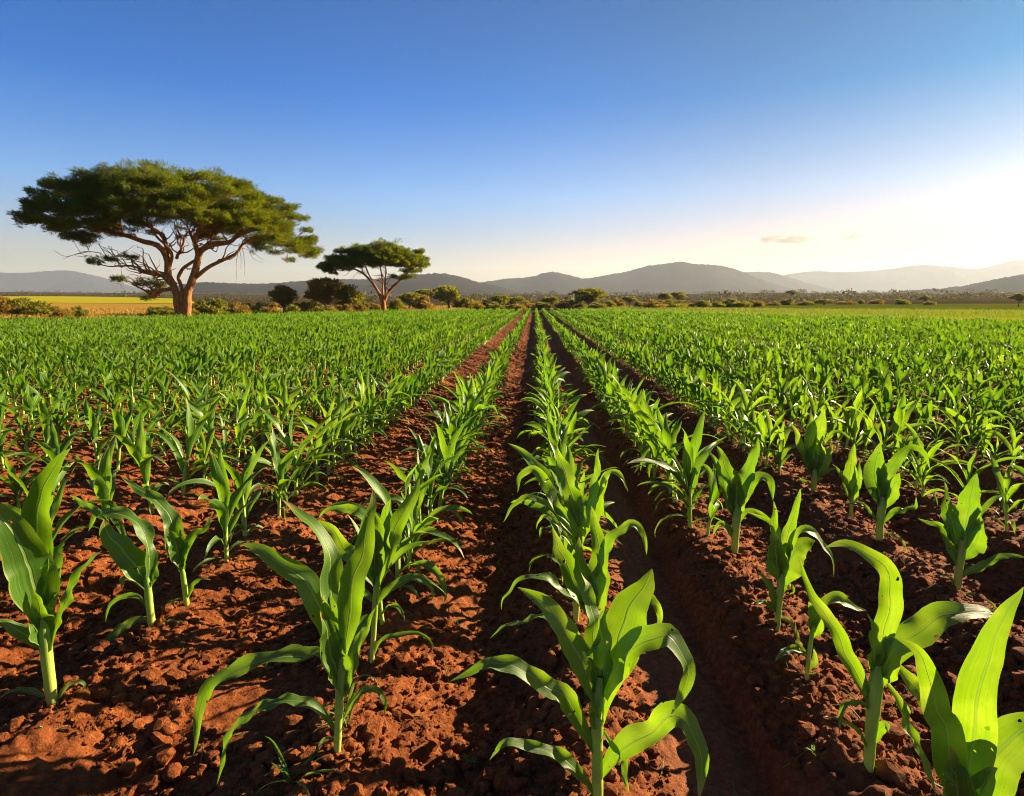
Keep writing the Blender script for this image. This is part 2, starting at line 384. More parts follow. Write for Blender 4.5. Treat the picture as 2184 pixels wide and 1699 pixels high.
sheet("green_field", [xd(1500, 75), xd(2600, 60), xd(2600, 110), xd(1500, 130)], patch_material("far_green", [(0.35, rgb(0.05, 0.075, 0.006)), (0.65, rgb(0.11, 0.115, 0.01))], 0.05, 0.5), 0.12)

# ------------------------------------------------------------------ the ploughed soil of the corn field
ROWS = [-3.34 - 0.93 * k for k in range(36, 0, -1)] + [-3.34, -2.50, -1.60, -0.60, 0.176, 0.968, 1.95, 2.80] + [2.80 + 0.95 * k for k in range(1, 32)]
ROWS = np.array(ROWS); I_C = int(np.argmin(abs(ROWS - 0.176)))
EDGE = np.array([(-400, 31), (0, 36), (350, 41), (520, 48), (700, 57), (1000, 72), (1140, 79), (1300, 70), (1500, 53), (1700, 44), (2184, 31), (2600, 25)], float)
def edge_d(x, y):                              # how far ahead the field ends in this direction
    d = np.maximum(0.3, x * FH[0] + y * FH[1]); px = CX + F_PX * (x * RGT[0] + y * RGT[1]) / d
    return np.interp(px, EDGE[:, 0], EDGE[:, 1]), d
def soil_h(x, y, fine=True):
    i = np.clip(np.searchsorted(ROWS, x) - 1, 0, len(ROWS) - 2)
    a, b = ROWS[i], ROWS[i + 1]
    t = np.clip((x + 0.05 * fbm(y / 0.8, x * 0 + 3.3, 2, 9) - a) / (b - a), 0, 1)
    valley = np.sin(math.pi * t) ** 1.5
    depth = 0.14 + 0.03 * vnoise(y / 1.7, i * 3.1, 4)
    track = (i == I_C)
    flat = np.where(track, sstep(0.26, 0.42, t) * (1 - sstep(0.72, 0.84, t)), 0.0)
    valley = np.where(track, np.maximum(valley ** 0.8, flat), valley)
    depth = np.where(track, 0.16, depth)
    side = np.where(i == I_C - 2, 0.5 * sstep(0.3, 0.45, t) * (1 - sstep(0.55, 0.7, t)), 0.0)
    h = -depth * valley
    if fine:
        rough = (1 - 0.88 * flat) * (1 - 0.6 * side) 
        lump = 1 - np.clip(cells(x / 0.075, y / 0.075, 2), 0, 1)
        lump2 = 1 - np.clip(cells(x / 0.032, y / 0.032, 7), 0, 1)
        msk = 0.55 + 0.45 * sstep(-0.25, 0.3, fbm(x / 0.35, y / 0.35, 2, 21))
        h = h + rough * (0.042 * fbm(x / 0.42, y / 0.42, 3, 31) + msk * (0.036 * (lump - 0.5) + 0.024 * (lump2 - 0.5)) + 0.016 * fbm(x / 0.03, y / 0.03, 2, 44))
        h = h + flat * (0.012 * fbm(x / 0.05, y / 0.5, 3, 51) + 0.006 * np.sin(y * 26 + 6 * np.sin(x * 9)) * sstep(-0.1, 0.2, fbm(x / 0.3, y / 0.6, 2, 77)))
    return h
def steps(a, b, f):
    out = [a]
    while out[-1] < b: out.append(out[-1] + f(out[-1]))
    return np.array(out)
def soil():
    xp = steps(0, 34, lambda x: 0.011 * max(1, x / 2.0) ** 1.35)
    xs = np.concatenate([-xp[:0:-1], xp]) + 0.1
    ys = np.concatenate([np.linspace(-4, 0.55, 40)[:-1], steps(0.55, 80, lambda y: 0.011 * max(1, y / 2.2) ** 1.5)])
    X, Y = np.meshgrid(xs, ys)
    Z = soil_h(X, Y)
    V = np.stack([X.ravel(), Y.ravel(), Z.ravel()], 1)
    Q = grid_quads(len(xs), len(ys)); cx_, cy_ = V[Q[:, 0], 0], V[Q[:, 0], 1]
    e, d = edge_d(cx_, cy_); keep = (d < e + 0.6) | (cy_ < 1)
    tag(link("soil", make_mesh("soil", V, quads=Q[keep]), M_SOIL), kind="structure")
soil()

def rock(seed, sub=1, lumpy=0.35):
    import bmesh
    r = np.random.default_rng(seed); bm = bmesh.new(); bmesh.ops.create_icosphere(bm, subdivisions=sub + 1, radius=1)
    v = np.array([p.co[:] for p in bm.verts]); f = np.array([[q.index for q in p.verts] for p in bm.faces]); bm.free()
    for k in range(9):
        n = unit(r.normal(size=3)); c = r.uniform(0.45, 0.9); h = v @ n
        v = v - np.maximum(0, h - c)[:, None] * n * 0.9
    ax = r.normal(size=(4, 3)) * 2.2
    v = v * (1 + lumpy * 0.25 * np.sin(v @ ax.T + r.uniform(0, 6, 4)).sum(1))[:, None] * r.uniform(0.75, 1.2, 3)
    return v, f
ROCKS = [rock(k, 1, 0.6) for k in range(12)]; PEBBLES = [rock(k + 30, 0, 0.6) for k in range(12)]
def clods():
    n = 110000
    y = 0.7 + 9.5 * rng.random(n) ** 1.7; x = (rng.random(n) * 2 - 1) * (y * 1.0 + 0.7)
    i = np.clip(np.searchsorted(ROWS, x) - 1, 0, len(ROWS) - 2); t = (x - ROWS[i]) / (ROWS[i + 1] - ROWS[i])
    msk = fbm(x / 0.4, y / 0.4, 2, 21) > -0.34
    keep = ~((i == I_C) & (t > 0.33) & (t < 0.80)) & msk
    x, y = x[keep], y[keep]; n = len(x)
    rad = np.clip(0.0036 * rng.pareto(2.0, n) + 0.0030, 0, 0.030) * (1 + 0.06 * y)
    z = soil_h(x, y) + rad * 0.25
    V = []; Q = []; c = 0
    for k in range(n):
        v, f = (ROCKS if rad[k] > 0.011 else PEBBLES)[rng.integers(12)]
        a = rng.random() * 6.28; ca, sa = math.cos(a), math.sin(a)
        p = v * rad[k]; p = np.stack([p[:, 0] * ca - p[:, 1] * sa, p[:, 0] * sa + p[:, 1] * ca, p[:, 2] * 0.8], 1) + (x[k], y[k], z[k])
        V.append(p); Q.append(f + c); c += len(p)
    tag(link("soil_crumbs", make_mesh("soil_crumbs", np.concatenate(V), quads=np.concatenate(Q), smooth=False), M_SOIL),
        "loose red crumbs and small clods scattered over the ploughed soil", "soil crumbs", kind="stuff")
clods()
def soil_z(x, y): return float(soil_h(np.array([float(x)]), np.array([float(y)]))[0])
SC = 2184 / 2304.0
def zm(ox, oy, k): return lambda p: ((p[0] / k + ox) * SC, (p[1] / k + oy) * SC)
Z5, Z6, Z7 = zm(0, 680, 3.12), zm(0, 1100, 2.4557), zm(400, 1050, 2.29)
ZA, ZB, ZC = zm(1000, 1000, 2.1457), zm(1604, 1092, 2.4271), zm(1604, 700, 3.0886)

def stone(px, r, seed, label):
    g = at_z(px[0], px[1], -0.05); g = at_z(px[0], px[1], soil_z(g[0], g[1]))
    v, f = rock(seed, 2, 0.3); v = v * r * np.array([1.1, 0.95, 0.8])
    o = link("soil_clod", make_mesh("soil_clod", v, quads=f), M_SOIL, loc=(g[0], g[1], soil_z(g[0], g[1]) + r * 0.35))
    tag(o, label, "clod", "larger clods on the soil")
stone(ZA((210, 632)), 0.036, 101, "smooth round brown clod alone in the furrow left of the centre row")
stone(ZA((515, 1045)), 0.034, 102, "brown clod under the arched left leaf of the nearest centre-row plant")
stone(ZA((352, 1665)), 0.028, 103, "pointed clod at the bottom edge, left of the nearest centre-row plant")
stone(ZB((568, 1572)), 0.030, 104, "dark round clod by the bottom edge, left of the near right-row stalk")
stone(ZB((652, 1640)), 0.020, 105, "small reddish clod on the slope near the bottom right corner")
stone(ZB((310, 1520)), 0.022, 106, "dark clod on the bank just right of the smooth wheel track")
stone(Z6((735, 940)), 0.030, 107, "large clod in shade below the short plant with a hooked top leaf")
stone(Z6((930, 1400)), 0.036, 108, "sunlit lumpy clod left of the drooping leaf tip at lower left")
stone(Z6((970, 1590)), 0.040, 109, "biggest orange clod on the bottom edge at left")
stone(Z6((800, 850)), 0.022, 110, "sunlit clod just below the foot of the plant with a hooked top leaf")

# ------------------------------------------------------------------ maize leaves and plants
def leaf_strip(P, N, wmax, nu=7, fold=0.9, wrap=0.0, wave=0.1, r=None, prof=None, ph=None):
    """P (n,3) midrib, N (n,3) upper-side normal, wmax half width."""
    n = len(P); v = np.linspace(0, 1, n); T = unit(np.gradient(P, axis=0))
    N = unit(N - T * np.sum(N * T, 1, keepdims=True)); S = np.cross(T, N)
    wd = wmax * ((0.42 + 0.58 * sstep(0, 0.34, v)) * np.maximum(1 - v ** 2.4, 0) ** 0.85) if prof is None else wmax * prof(v)
    wd = np.maximum(wd, wmax * 0.012)
    q0 = rng.random(2) * 50; jag = wave * 0.55
    side_l = 1 + jag * (fbm(v * 7 + q0[0], v * 0 + 1.5, 3, 61)) * 1.6; side_r = 1 + jag * (fbm(v * 7 + q0[1], v * 0 + 8.5, 3, 63)) * 1.6
    L = np.sum(np.linalg.norm(np.diff(P, axis=0), axis=1))
    u = np.linspace(-1, 1, nu)
    kap = fold * (0.55 + 0.45 * (1 - v)) + wrap * np.exp(-v * 9)
    U = u[None, :]; K = np.maximum(kap[:, None], 0.02)
    ph = ph if ph is not None else (rng.random() * 6.28, rng.random() * 6.28, rng.uniform(0.8, 1.25))
    fr = L / max(wmax, 1e-4) * 0.19 * ph[2]
    env = (sstep(0.1, 0.35, v) * (1 - 0.4 * v))[:, None]
    wv = np.where(U < 0, np.sin(6.28 * fr * v[:, None] + ph[0]), np.sin(6.28 * fr * 1.13 * v[:, None] + ph[1])) * np.abs(U) ** 1.6 * wave * env * 1.25
    a = np.sin(U * K) / K; b = (1 - np.cos(U * K)) / K + wv
    a = a * np.where(U < 0, side_l[:, None], side_r[:, None])
    V = P[:, None, :] + wd[:, None, None] * (a[..., None] * S[:, None, :] + b[..., None] * N[:, None, :])
    uv = np.stack(np.broadcast_arrays((U + 1) / 2, v[:, None]), -1)
    return V.reshape(-1, 3), grid_quads(nu, n), uv.reshape(-1, 2)

# ---- leaves grown by rule, for the plants that are not traced
def grown_leaf(r, z0, az, L, w, e0, droop, nseg, nu, power=1.5, r0=0.008):
    v = np.linspace(0, 1, nseg); el = e0 - droop * v ** power
    azs = az + r.normal(0, 0.3) * v + 0.22 * np.sin(v * r.uniform(4, 8) + r.random() * 6) * v
    ds = L / (nseg - 1)
    d = np.stack([np.cos(el) * np.sin(azs), np.cos(el) * np.cos(azs), np.sin(el)], 1)
    P = np.vstack([[0, 0, 0], np.cumsum((d[1:] + d[:-1]) / 2 * ds, 0)]) + (r0 * math.sin(az), r0 * math.cos(az), z0)
    up = np.stack([-np.sin(el) * np.sin(azs), -np.sin(el) * np.cos(azs), np.cos(el)], 1)
    side = np.stack([np.cos(azs), -np.sin(azs), 0 * azs], 1)
    tw = r.normal(0, 0.75) * sstep(0.15, 1, v)
    N = up * np.cos(tw)[:, None] + side * np.sin(tw)[:, None]
    return leaf_strip(P, N, w, nu=nu, fold=r.uniform(0.7, 1.2), wrap=1.3, wave=r.uniform(0.12, 0.4), ph=(r.random() * 6.28, r.random() * 6.28, r.uniform(0.8, 1.3)))
def grown_plant(seed, nseg=13, nu=6, sides=9, narrow=False):
    """returns stalk (v,q,u) and a list of leaves (v,q,u, withered)"""
    r = np.random.default_rng(seed)
    hs_ = r.uniform(0.15, 0.23); lean = r.normal(0, 0.05, 2)
    sp = np.stack([lean[0] * np.linspace(0, 1, 8) ** 1.6 * hs_ * 1.6, lean[1] * np.linspace(0, 1, 8) ** 1.6 * hs_ * 1.6, np.linspace(-0.03, hs_ * 1.5, 8)], 1)
    rad = np.interp(np.linspace(0, 1, 8), [0, 0.1, 0.6, 1], [0.0115, 0.0105, 0.0115, 0.004])
    stalk = tube(sp, rad, sides)
    n = int(r.integers(7, 10)); phi = r.normal(0, 0.25) if narrow else r.random() * 6.28; leaves = []
    for i in range(n):
        t = i / (n - 1); az = phi + math.pi * i + r.normal(0, 0.33)
        z0 = hs_ * (0.10 + 1.15 * t)
        L = np.interp(t, [0, 0.3, 0.65, 1], [0.17, 0.34, 0.44, 0.33]) * r.uniform(0.85, 1.18)
        w = np.interp(t, [0, 0.3, 0.65, 1], [0.012, 0.025, 0.037, 0.031]) * r.uniform(0.85, 1.15)
        e0 = R(np.interp(t, [0, 0.3, 0.65, 1], [38, 54, 70, 83])) + r.normal(0, 0.1)
        dr = R(np.interp(t, [0, 0.3, 0.65, 1], [115, 128, 92, 30])) * r.uniform(0.65, 1.3)
        if narrow: L *= 0.70; w *= 1.2; e0 = min(e0 + 0.10, 1.52); dr *= 0.85
        k = int(np.clip(np.searchsorted(sp[:, 2], z0), 0, 7))
        v, q, u = grown_leaf(r, z0, az, L, w, e0, dr, nseg, nu, power=r.uniform(1.1, 2.0))
        v = v + (sp[k, 0], sp[k, 1], 0)
        leaves.append((v, q, u, i < 2 and r.random() < 0.55))
    return stalk, leaves

GROUP = "young corn plants in the furrowed rows"
def finish(root, label, group=GROUP): return tag(root, label, "corn plant", group)

# ---- plants traced one by one: each leaf is a list of points in photo pixels set back to the plant's own distance
TRACED = []
def traced(label, M, stalk, sw, leaves, seed=0, base=None, gz=None):
    """stalk: points from the ground up; sw: stalk width (bottom, top) in zoom pixels; leaf: (points, width, roll deg, reach m[, fold])"""
    r = np.random.default_rng(seed + 500)
    bpx = M(stalk[0]) if base is None else base
    g = at_z(bpx[0], bpx[1], 0.0)
    for _ in range(4): g = at_z(bpx[0], bpx[1], soil_z(g[0], g[1]) - 0.004)
    D = dist(g); k0 = M((0, 0)); k1 = M((100, 0)); mpp = (k1[0] - k0[0]) / 100.0
    def m_per(p, d): return d / F_PX * mpp * 1.0
    root = empty("corn_plant", g); TRACED.append(g); org = np.array(g)
    sp = np.array([at_d(*M(p), D) for p in stalk]) - org
    sp = np.vstack([sp[:1] + (0, 0, -0.03), sp]); sp = catmull(sp, 14)
    hw = np.interp(np.linspace(0, 1, 14), [0, 0.85, 1], [sw[0], sw[1], sw[1] * 0.45]) * 0.5 * m_per(None, D)
    ring = 1 + 0.07 * (np.arange(14) % 5 == 3)
    b = Bag(); b.add(*tube(sp, hw * ring, 14)); link("stalk", b.mesh("stalk"), M_STALK, root)
    for lf in leaves:
        pts, wpx = lf[0], lf[1]
        roll = R(lf[2]) if len(lf) > 2 and lf[2] is not None else r.uniform(0.35, 0.75)
        reach = lf[3] if len(lf) > 3 else r.uniform(-0.10, 0.10)
        fold = lf[4] if len(lf) > 4 else r.uniform(0.55, 0.95)
        n = 34 if wpx > 40 else 22
        Q = catmull(np.array(pts, float), n); t = np.linspace(0, 1, n)
        P = np.array([at_d(*M(q), D + reach * (tt ** 1.2)) for q, tt in zip(Q, t)])
        amp = 0.05 * np.linalg.norm(P[-1] - P[0]) * sstep(0.1, 0.5, t)
        P = P + RGT * (amp * fbm(t * 4.5 + r.random() * 40, t * 0, 2, 5))[:, None] + np.array([0, 0, 1.0]) * (amp * fbm(t * 4.5 + r.random() * 40, t * 0 + 3, 2, 6))[:, None]
        T = unit(np.gradient(P, axis=0)); V = unit(CAM - P)
        Vp = unit(V - T * np.sum(V * T, 1, keepdims=True)); S = np.cross(T, Vp)
        sg = np.sign(np.mean(S[:, 2])) or 1.0
        a = roll * (0.75 + 0.5 * np.sin(t * r.uniform(2, 5) + r.random() * 6))
        a = a + r.normal(0, 0.4) * t ** 1.3
        N = Vp * np.cos(a)[:, None] + sg * S * np.sin(a)[:, None]
        hwid = wpx * 0.5 * m_per(None, D) * 1.34
        v, q, u = leaf_strip(P - org, N, hwid, nu=9, fold=fold, wrap=0.7, wave=r.uniform(0.22, 0.5) * (0.6 if wpx > 130 else 1.0), ph=(r.random() * 6.28, r.random() * 6.28, r.uniform(0.8, 1.5)))
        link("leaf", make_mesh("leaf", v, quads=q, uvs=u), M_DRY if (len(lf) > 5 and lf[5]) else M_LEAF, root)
    return finish(root, label)

traced("tall corn plant cut by the left edge, thick pale stalk, broad upright leaves", Z6,
  [(292, 1198), (262, 960), (240, 760), (222, 600)], (58, 70), [
  ([(228, 640), (200, 420), (195, 220), (212, 60), (262, -50), (330, -150), (400, -213)], 140, 14, -0.05, 0.9),
  ([(238, 760), (205, 600), (150, 430), (85, 290), (20, 170), (-70, 60)], 200, 16, -0.12, 0.6),
  ([(252, 880), (235, 760), (210, 660), (188, 560)], 110, 12, -0.04, 1.1),
  ([(248, 900), (170, 830), (90, 780), (30, 745), (-60, 730)], 80, 35, -0.05),
  ([(282, 890), (315, 730), (365, 610), (425, 490), (490, 395), (565, 350)], 60, 35, 0.08),
  ([(250, 640), (285, 480), (305, 380), (350, 285)], 110, 30, 0.06),
  ([(258, 520), (265, 250), (300, 100), (350, -10), (410, -60)], 55, 25, 0.1),
  ([(312, 1180), (360, 1105), (425, 1068), (468, 1085), (458, 1135)], 26, 30, 0.03, 0.7, True),
  ([(268, 1165), (160, 1112), (70, 1120), (-5, 1162)], 30, 35, -0.04, 0.7, True)], 1)
traced("short plant beside the tall left-edge plant, top leaf bent over like a hook", Z6,
  [(842, 772), (826, 640), (815, 540), (806, 470)], (40, 42), [
  ([(815, 540), (750, 430), (680, 330), (610, 260), (578, 170)], 120, 20, -0.06, 0.5),
  ([(822, 520), (826, 350), (795, 230), (720, 165), (620, 138), (535, 155), (492, 238)], 85, 30, 0.03),
  ([(830, 540), (848, 440), (856, 370)], 50, 20, 0.04),
  ([(808, 650), (750, 592), (660, 608), (598, 665), (580, 740)], 30, 40, 0.0),
  ([(800, 560), (745, 490), (690, 490), (668, 555)], 42, 30, -0.04),
  ([(835, 740), (760, 722), (680, 765), (600, 830), (548, 895), (530, 958)], 42, 35, -0.08, 0.6, True),
  ([(850, 745), (940, 730), (1025, 736)], 14, 30, 0.02, 0.6, True),
  ([(600, 190), (520, 120), (450, 75), (385, 40)], 40, 35, 0.1)], 2)
traced("slim plant with one long leaf leaning left, behind the short hook-leaved plant", Z6,
  [(1032, 642), (1018, 530), (1005, 430)], (30, 30), [
  ([(1006, 450), (955, 330), (935, 180), (880, 95), (800, 35), (735, -20), (655, -62)], 82, 22, 0.05),
  ([(1012, 440), (1030, 330), (1075, 250), (1135, 220), (1182, 128)], 42, 30, 0.05),
  ([(1004, 430), (965, 300), (925, 225)], 85, 12, -0.03),
  ([(1042, 600), (1068, 530), (1120, 500), (1165, 506)], 24, 35, 0.02),
  ([(1020, 605), (960, 622), (912, 660), (872, 705)], 20, 35, -0.04, 0.7, True),
  ([(1000, 400), (1010, 320), (1000, 230)], 60, 20, 0.02)], 3)
traced("big corn plant left of the centre furrow, long drooping lower-left leaf, pale bare stalk foot", Z7,
  [(822, 1492), (828, 1320), (834, 1160), (846, 1000), (850, 880)], (36, 54), [
  ([(808, 1365), (760, 1285), (690, 1225), (600, 1205), (500, 1215), (400, 1272), (300, 1355), (235, 1480), (205, 1650)], 58, 38, -0.12),
  ([(834, 1120), (775, 1020), (725, 962), (640, 985), (540, 982), (430, 1000), (300, 1050), (185, 1120), (112, 1260), (95, 1385), (70, 1478)], 92, 34, -0.10),
  ([(830, 985), (765, 810), (700, 690), (620, 570), (530, 485), (440, 432), (318, 414)], 125, 26, 0.0, 0.7),
  ([(835, 930), (800, 720), (785, 550), (755, 410), (690, 310), (610, 225), (548, 180)], 112, 16, 0.07, 0.7),
  ([(858, 960), (888, 770), (925, 580), (962, 390), (985, 240), (998, 118)], 120, 14, 0.05, 0.8),
  ([(815, 850), (770, 745), (752, 665)], 60, 15, -0.05),
  ([(848, 1160), (805, 1010), (765, 840), (745, 755)], 120, 14, -0.06, 1.0),
  ([(862, 1290), (915, 1185), (995, 1150), (1058, 1200), (1062, 1295)], 36, 30, 0.06),
  ([(864, 1190), (892, 1050), (925, 930), (968, 830), (1030, 720)], 62, 28, 0.07),
  ([(850, 1320), (925, 1105), (1000, 1083), (1036, 1142)], 16, 30, 0.05, 0.7, True),
  ([(832, 1430), (780, 1400), (735, 1425), (725, 1480)], 16, 30, 0.0, 0.7, True)], 4)
traced("leafy plant directly behind the big plant left of the furrow, right leaf arching over soil", Z7,
  [(1000, 1015), (1010, 850), (1018, 700), (1030, 560)], (26, 34), [
  ([(1012, 725), (1075, 645), (1150, 600), (1240, 580), (1298, 622), (1312, 705)], 46, 32, 0.06),
  ([(1008, 985), (1050, 895), (1130, 868), (1220, 855), (1290, 890), (1336, 960)], 24, 34, 0.05),
  ([(1028, 620), (1055, 480), (1130, 330), (1205, 185), (1268, 55)], 95, 20, 0.08),
  ([(1020, 600), (1010, 440), (1038, 330), (1002, 225)], 90, 16, -0.03),
  ([(1008, 560), (935, 470), (875, 440), (800, 330), (730, 280)], 78, 26, 0.02),
  ([(1012, 500), (1000, 340), (945, 250), (840, 208), (772, 212), (735, 275)], 58, 36, 0.05),
  ([(1012, 760), (955, 800), (912, 890), (882, 1010)], 52, 30, -0.07),
  ([(1026, 560), (1062, 330), (1092, 170)], 100, 18, 0.04)], 5)
traced("nearest plant of the centre row, at the bottom edge, wide translucent leaf leaning right", ZA,
  [(742, 1760), (738, 1560), (738, 1380), (745, 1230), (752, 1120)], (56, 62), [
  ([(722, 1690), (660, 1600), (560, 1510), (470, 1462), (390, 1445), (300, 1452), (228, 1535)], 62, 36, -0.05),
  ([(722, 1480), (650, 1340), (580, 1215), (505, 1182), (430, 1120), (350, 1062), (240, 1052), (130, 1095), (28, 1152)], 92, 34, -0.05),
  ([(738, 1260), (685, 1110), (625, 980), (570, 860), (505, 765), (435, 710), (355, 690)], 118, 22, 0.03, 0.75),
  ([(745, 1230), (738, 1030), (722, 870), (692, 720), (655, 600)], 95, 15, 0.08),
  ([(756, 1210), (810, 1030), (870, 880), (940, 750), (985, 680), (1010, 590)], 200, 10, 0.04, 0.45),
  ([(756, 1330), (800, 1160), (865, 1040), (945, 962), (1020, 932), (1090, 925), (1150, 1020), (1172, 1100), (1140, 1200), (1085, 1305)], 118, 20, -0.06, 0.5),
  ([(745, 1620), (820, 1510), (905, 1438), (1000, 1385), (1085, 1305), (1150, 1330), (1215, 1430), (1252, 1560), (1240, 1712)], 112, 24, -0.12, 0.6),
  ([(768, 1385), (800, 1440), (852, 1490), (875, 1570), (886, 1690)], 36, 30, -0.05),
  ([(748, 1380), (725, 1290), (700, 1235)], 70, 18, -0.04, 1.0),
  ([(760, 1180), (775, 1020), (768, 880), (770, 780)], 90, 14, 0.02, 0.9)], 6)
traced("second plant of the centre row, directly behind the nearest one", ZA,
  [(690, 1184), (700, 1000), (712, 850), (720, 760)], (40, 46), [
  ([(705, 800), (625, 742), (545, 700), (482, 642), (400, 640), (330, 680), (282, 740), (268, 805)], 55, 36, 0.0),
  ([(715, 860), (665, 720), (600, 620), (560, 500), (515, 400)], 95, 20, 0.04),
  ([(690, 960), (560, 915), (485, 842), (390, 868), (300, 880), (225, 935)], 36, 38, -0.05),
  ([(735, 640), (790, 492), (845, 430), (905, 392), (952, 430), (970, 530)], 52, 32, 0.05),
  ([(728, 780), (742, 560), (735, 420), (712, 300)], 85, 16, 0.05),
  ([(720, 820), (690, 680), (650, 560), (640, 450)], 85, 18, -0.03),
  ([(730, 860), (760, 720), (765, 620), (750, 520)], 70, 20, 0.03),
  ([(940, 780), (985, 735), (1030, 790), (1042, 850), (1018, 905)], 38, 26, 0.0)], 7)
traced("third plant of the centre row, paired leaves curling down on both sides", ZA,
  [(634, 850), (645, 640), (650, 500), (655, 420)], (32, 40), [
  ([(648, 470), (565, 360), (515, 262), (475, 195), (420, 130), (360, 160), (344, 235)], 58, 30, 0.02),
  ([(665, 440), (710, 320), (765, 215), (785, 130)], 110, 14, 0.03),
  ([(690, 400), (735, 190), (745, 90), (753, 15)], 48, 20, 0.07),
  ([(640, 420), (510, 300), (400, 262), (330, 312), (283, 385)], 34, 36, -0.03),
  ([(640, 520), (505, 352), (455, 372), (440, 415)], 24, 30, 0.02),
  ([(740, 260), (790, 150), (835, 138), (870, 180), (888, 232)], 28, 30, 0.03),
  ([(655, 400), (605, 190), (575, 95), (545, 5)], 78, 20, 0.05),
  ([(652, 480), (632, 350), (610, 240)], 80, 16, -0.02)], 8)
traced("big backlit plant of the near right row, tall hooked leaf bending left at the top", ZB,
  [(848, 1572), (860, 1400), (874, 1240), (890, 1090), (900, 980)], (52, 84), [
  ([(905, 1020), (940, 800), (965, 660), (950, 520), (890, 420), (800, 355), (715, 322), (632, 338)], 105, 18, -0.02, 0.7),
  ([(950, 1030), (1030, 880), (1120, 800), (1210, 730), (1310, 690), (1410, 682), (1530, 715), (1585, 752)], 140, 22, 0.05, 0.5),
  ([(905, 1080), (950, 960), (1020, 890), (1095, 905)], 140, 12, -0.05, 0.6),
  ([(868, 1215), (800, 1060), (745, 950), (690, 850), (620, 720), (545, 620), (500, 520), (468, 425)], 82, 30, 0.05),
  ([(890, 1020), (870, 850), (850, 700)], 70, 16, -0.03),
  ([(870, 1240), (820, 1195), (760, 1193), (705, 1225), (696, 1355)], 32, 30, -0.06),
  ([(862, 1410), (898, 1345), (938, 1308), (955, 1345)], 62, 20, -0.03),
  ([(856, 1460), (790, 1350), (720, 1295), (612, 1262)], 26, 34, -0.06),
  ([(945, 1080), (1010, 1180), (1060, 1285), (1110, 1390), (1155, 1510), (1205, 1700)], 66, 40, -0.08),
  ([(1000, 980), (1085, 1090), (1160, 1180), (1225, 1310)], 82, 42, 0.05),
  ([(866, 1530), (930, 1560), (990, 1640), (1040, 1695)], 14, 30, -0.05, 0.6, True),
  ([(900, 1060), (910, 900), (905, 800)], 100, 14, 0.03, 0.9)], 9)
traced("slender bent seedling between the two near right-row plants, one leaf to the right", ZB,
  [(510, 1072), (524, 930), (540, 820), (556, 740)], (22, 24), [
  ([(555, 780), (605, 665), (680, 620), (750, 650), (842, 690)], 68, 26, 0.05),
  ([(545, 800), (545, 690), (520, 640)], 60, 18, 0.0),
  ([(515, 920), (430, 900), (370, 930), (335, 962)], 44, 34, -0.05),
  ([(518, 1010), (560, 965), (552, 895)], 32, 24, 0.02),
  ([(545, 830), (575, 760), (590, 700)], 70, 16, -0.02),
  ([(515, 1030), (580, 1040), (630, 1098)], 14, 30, 0.0, 0.7, True),
  ([(520, 960), (470, 860), (450, 770), (440, 740)], 30, 30, 0.02, 0.7, True)], 10)
traced("near right-row plant with two spiky upright tips and a round lobed leaf", ZB,
  [(350, 792), (360, 660), (372, 540), (384, 470)], (30, 44), [
  ([(372, 500), (352, 340), (346, 210), (334, 90)], 58, 16, 0.02),
  ([(384, 500), (402, 330), (440, 190), (472, 20)], 62, 16, 0.04),
  ([(380, 540), (425, 410), (490, 320), (555, 300)], 130, 16, 0.03, 0.5),
  ([(368, 510), (345, 380), (338, 280)], 110, 14, -0.03),
  ([(400, 420), (470, 262), (545, 265), (605, 325), (650, 400), (656, 512)], 52, 30, 0.0),
  ([(362, 480), (330, 250), (285, 190), (178, 148)], 34, 34, 0.05),
  ([(352, 720), (320, 600), (275, 505), (225, 480)], 40, 34, -0.04),
  ([(350, 690), (290, 642), (210, 648)], 26, 34, -0.03),
  ([(366, 610), (415, 545), (440, 580), (418, 598)], 24, 26, 0.02),
  ([(356, 720), (425, 750), (470, 880)], 24, 34, 0.0, 0.7, True)], 11)
traced("fourth right-row plant, two tall pointed leaves spread in a V", ZC,
  [(150, 1692), (158, 1540), (166, 1420), (170, 1340)], (46, 60), [
  ([(165, 1410), (122, 1160), (65, 1020), (18, 925)], 92, 14, 0.02),
  ([(170, 1400), (205, 1200), (262, 1050), (312, 890)], 100, 12, 0.03),
  ([(180, 1400), (250, 1230), (325, 1150), (400, 1180), (412, 1322)], 70, 26, 0.0),
  ([(150, 1420), (65, 1200), (10, 1060), (-40, 960)], 64, 24, 0.02),
  ([(160, 1520), (220, 1405), (300, 1400), (395, 1465), (430, 1565)], 38, 30, -0.02),
  ([(152, 1600), (100, 1500), (40, 1480), (0, 1560)], 36, 30, -0.02),
  ([(160, 1430), (160, 1260), (150, 1150)], 110, 14, -0.02)], 12)
traced("plant near the right edge with broad upright leaves and one long low leaf", ZB,
  [(1330, 592), (1345, 450), (1364, 320), (1375, 250)], (36, 46), [
  ([(1362, 340), (1385, 210), (1400, 100), (1425, 20), (1450, -60)], 115, 14, 0.03, 0.5),
  ([(1362, 400), (1420, 330), (1460, 250), (1468, 175)], 95, 14, -0.03, 0.5),
  ([(1340, 510), (1400, 470), (1500, 430), (1600, 388), (1720, 400)], 42, 34, 0.0),
  ([(1338, 460), (1285, 300), (1240, 232), (1180, 205), (1128, 178)], 46, 32, 0.02),
  ([(1352, 350), (1312, 230), (1275, 100), (1268, -10)], 80, 18, 0.03),
  ([(1332, 570), (1285, 500), (1205, 490)], 14, 30, 0.0, 0.7, True),
  ([(1345, 585), (1440, 605), (1525, 650), (1562, 712)], 20, 34, 0.0, 0.7, True),
  ([(1385, 300), (1470, 140), (1530, 80), (1620, 40)], 34, 30, 0.05)], 13)
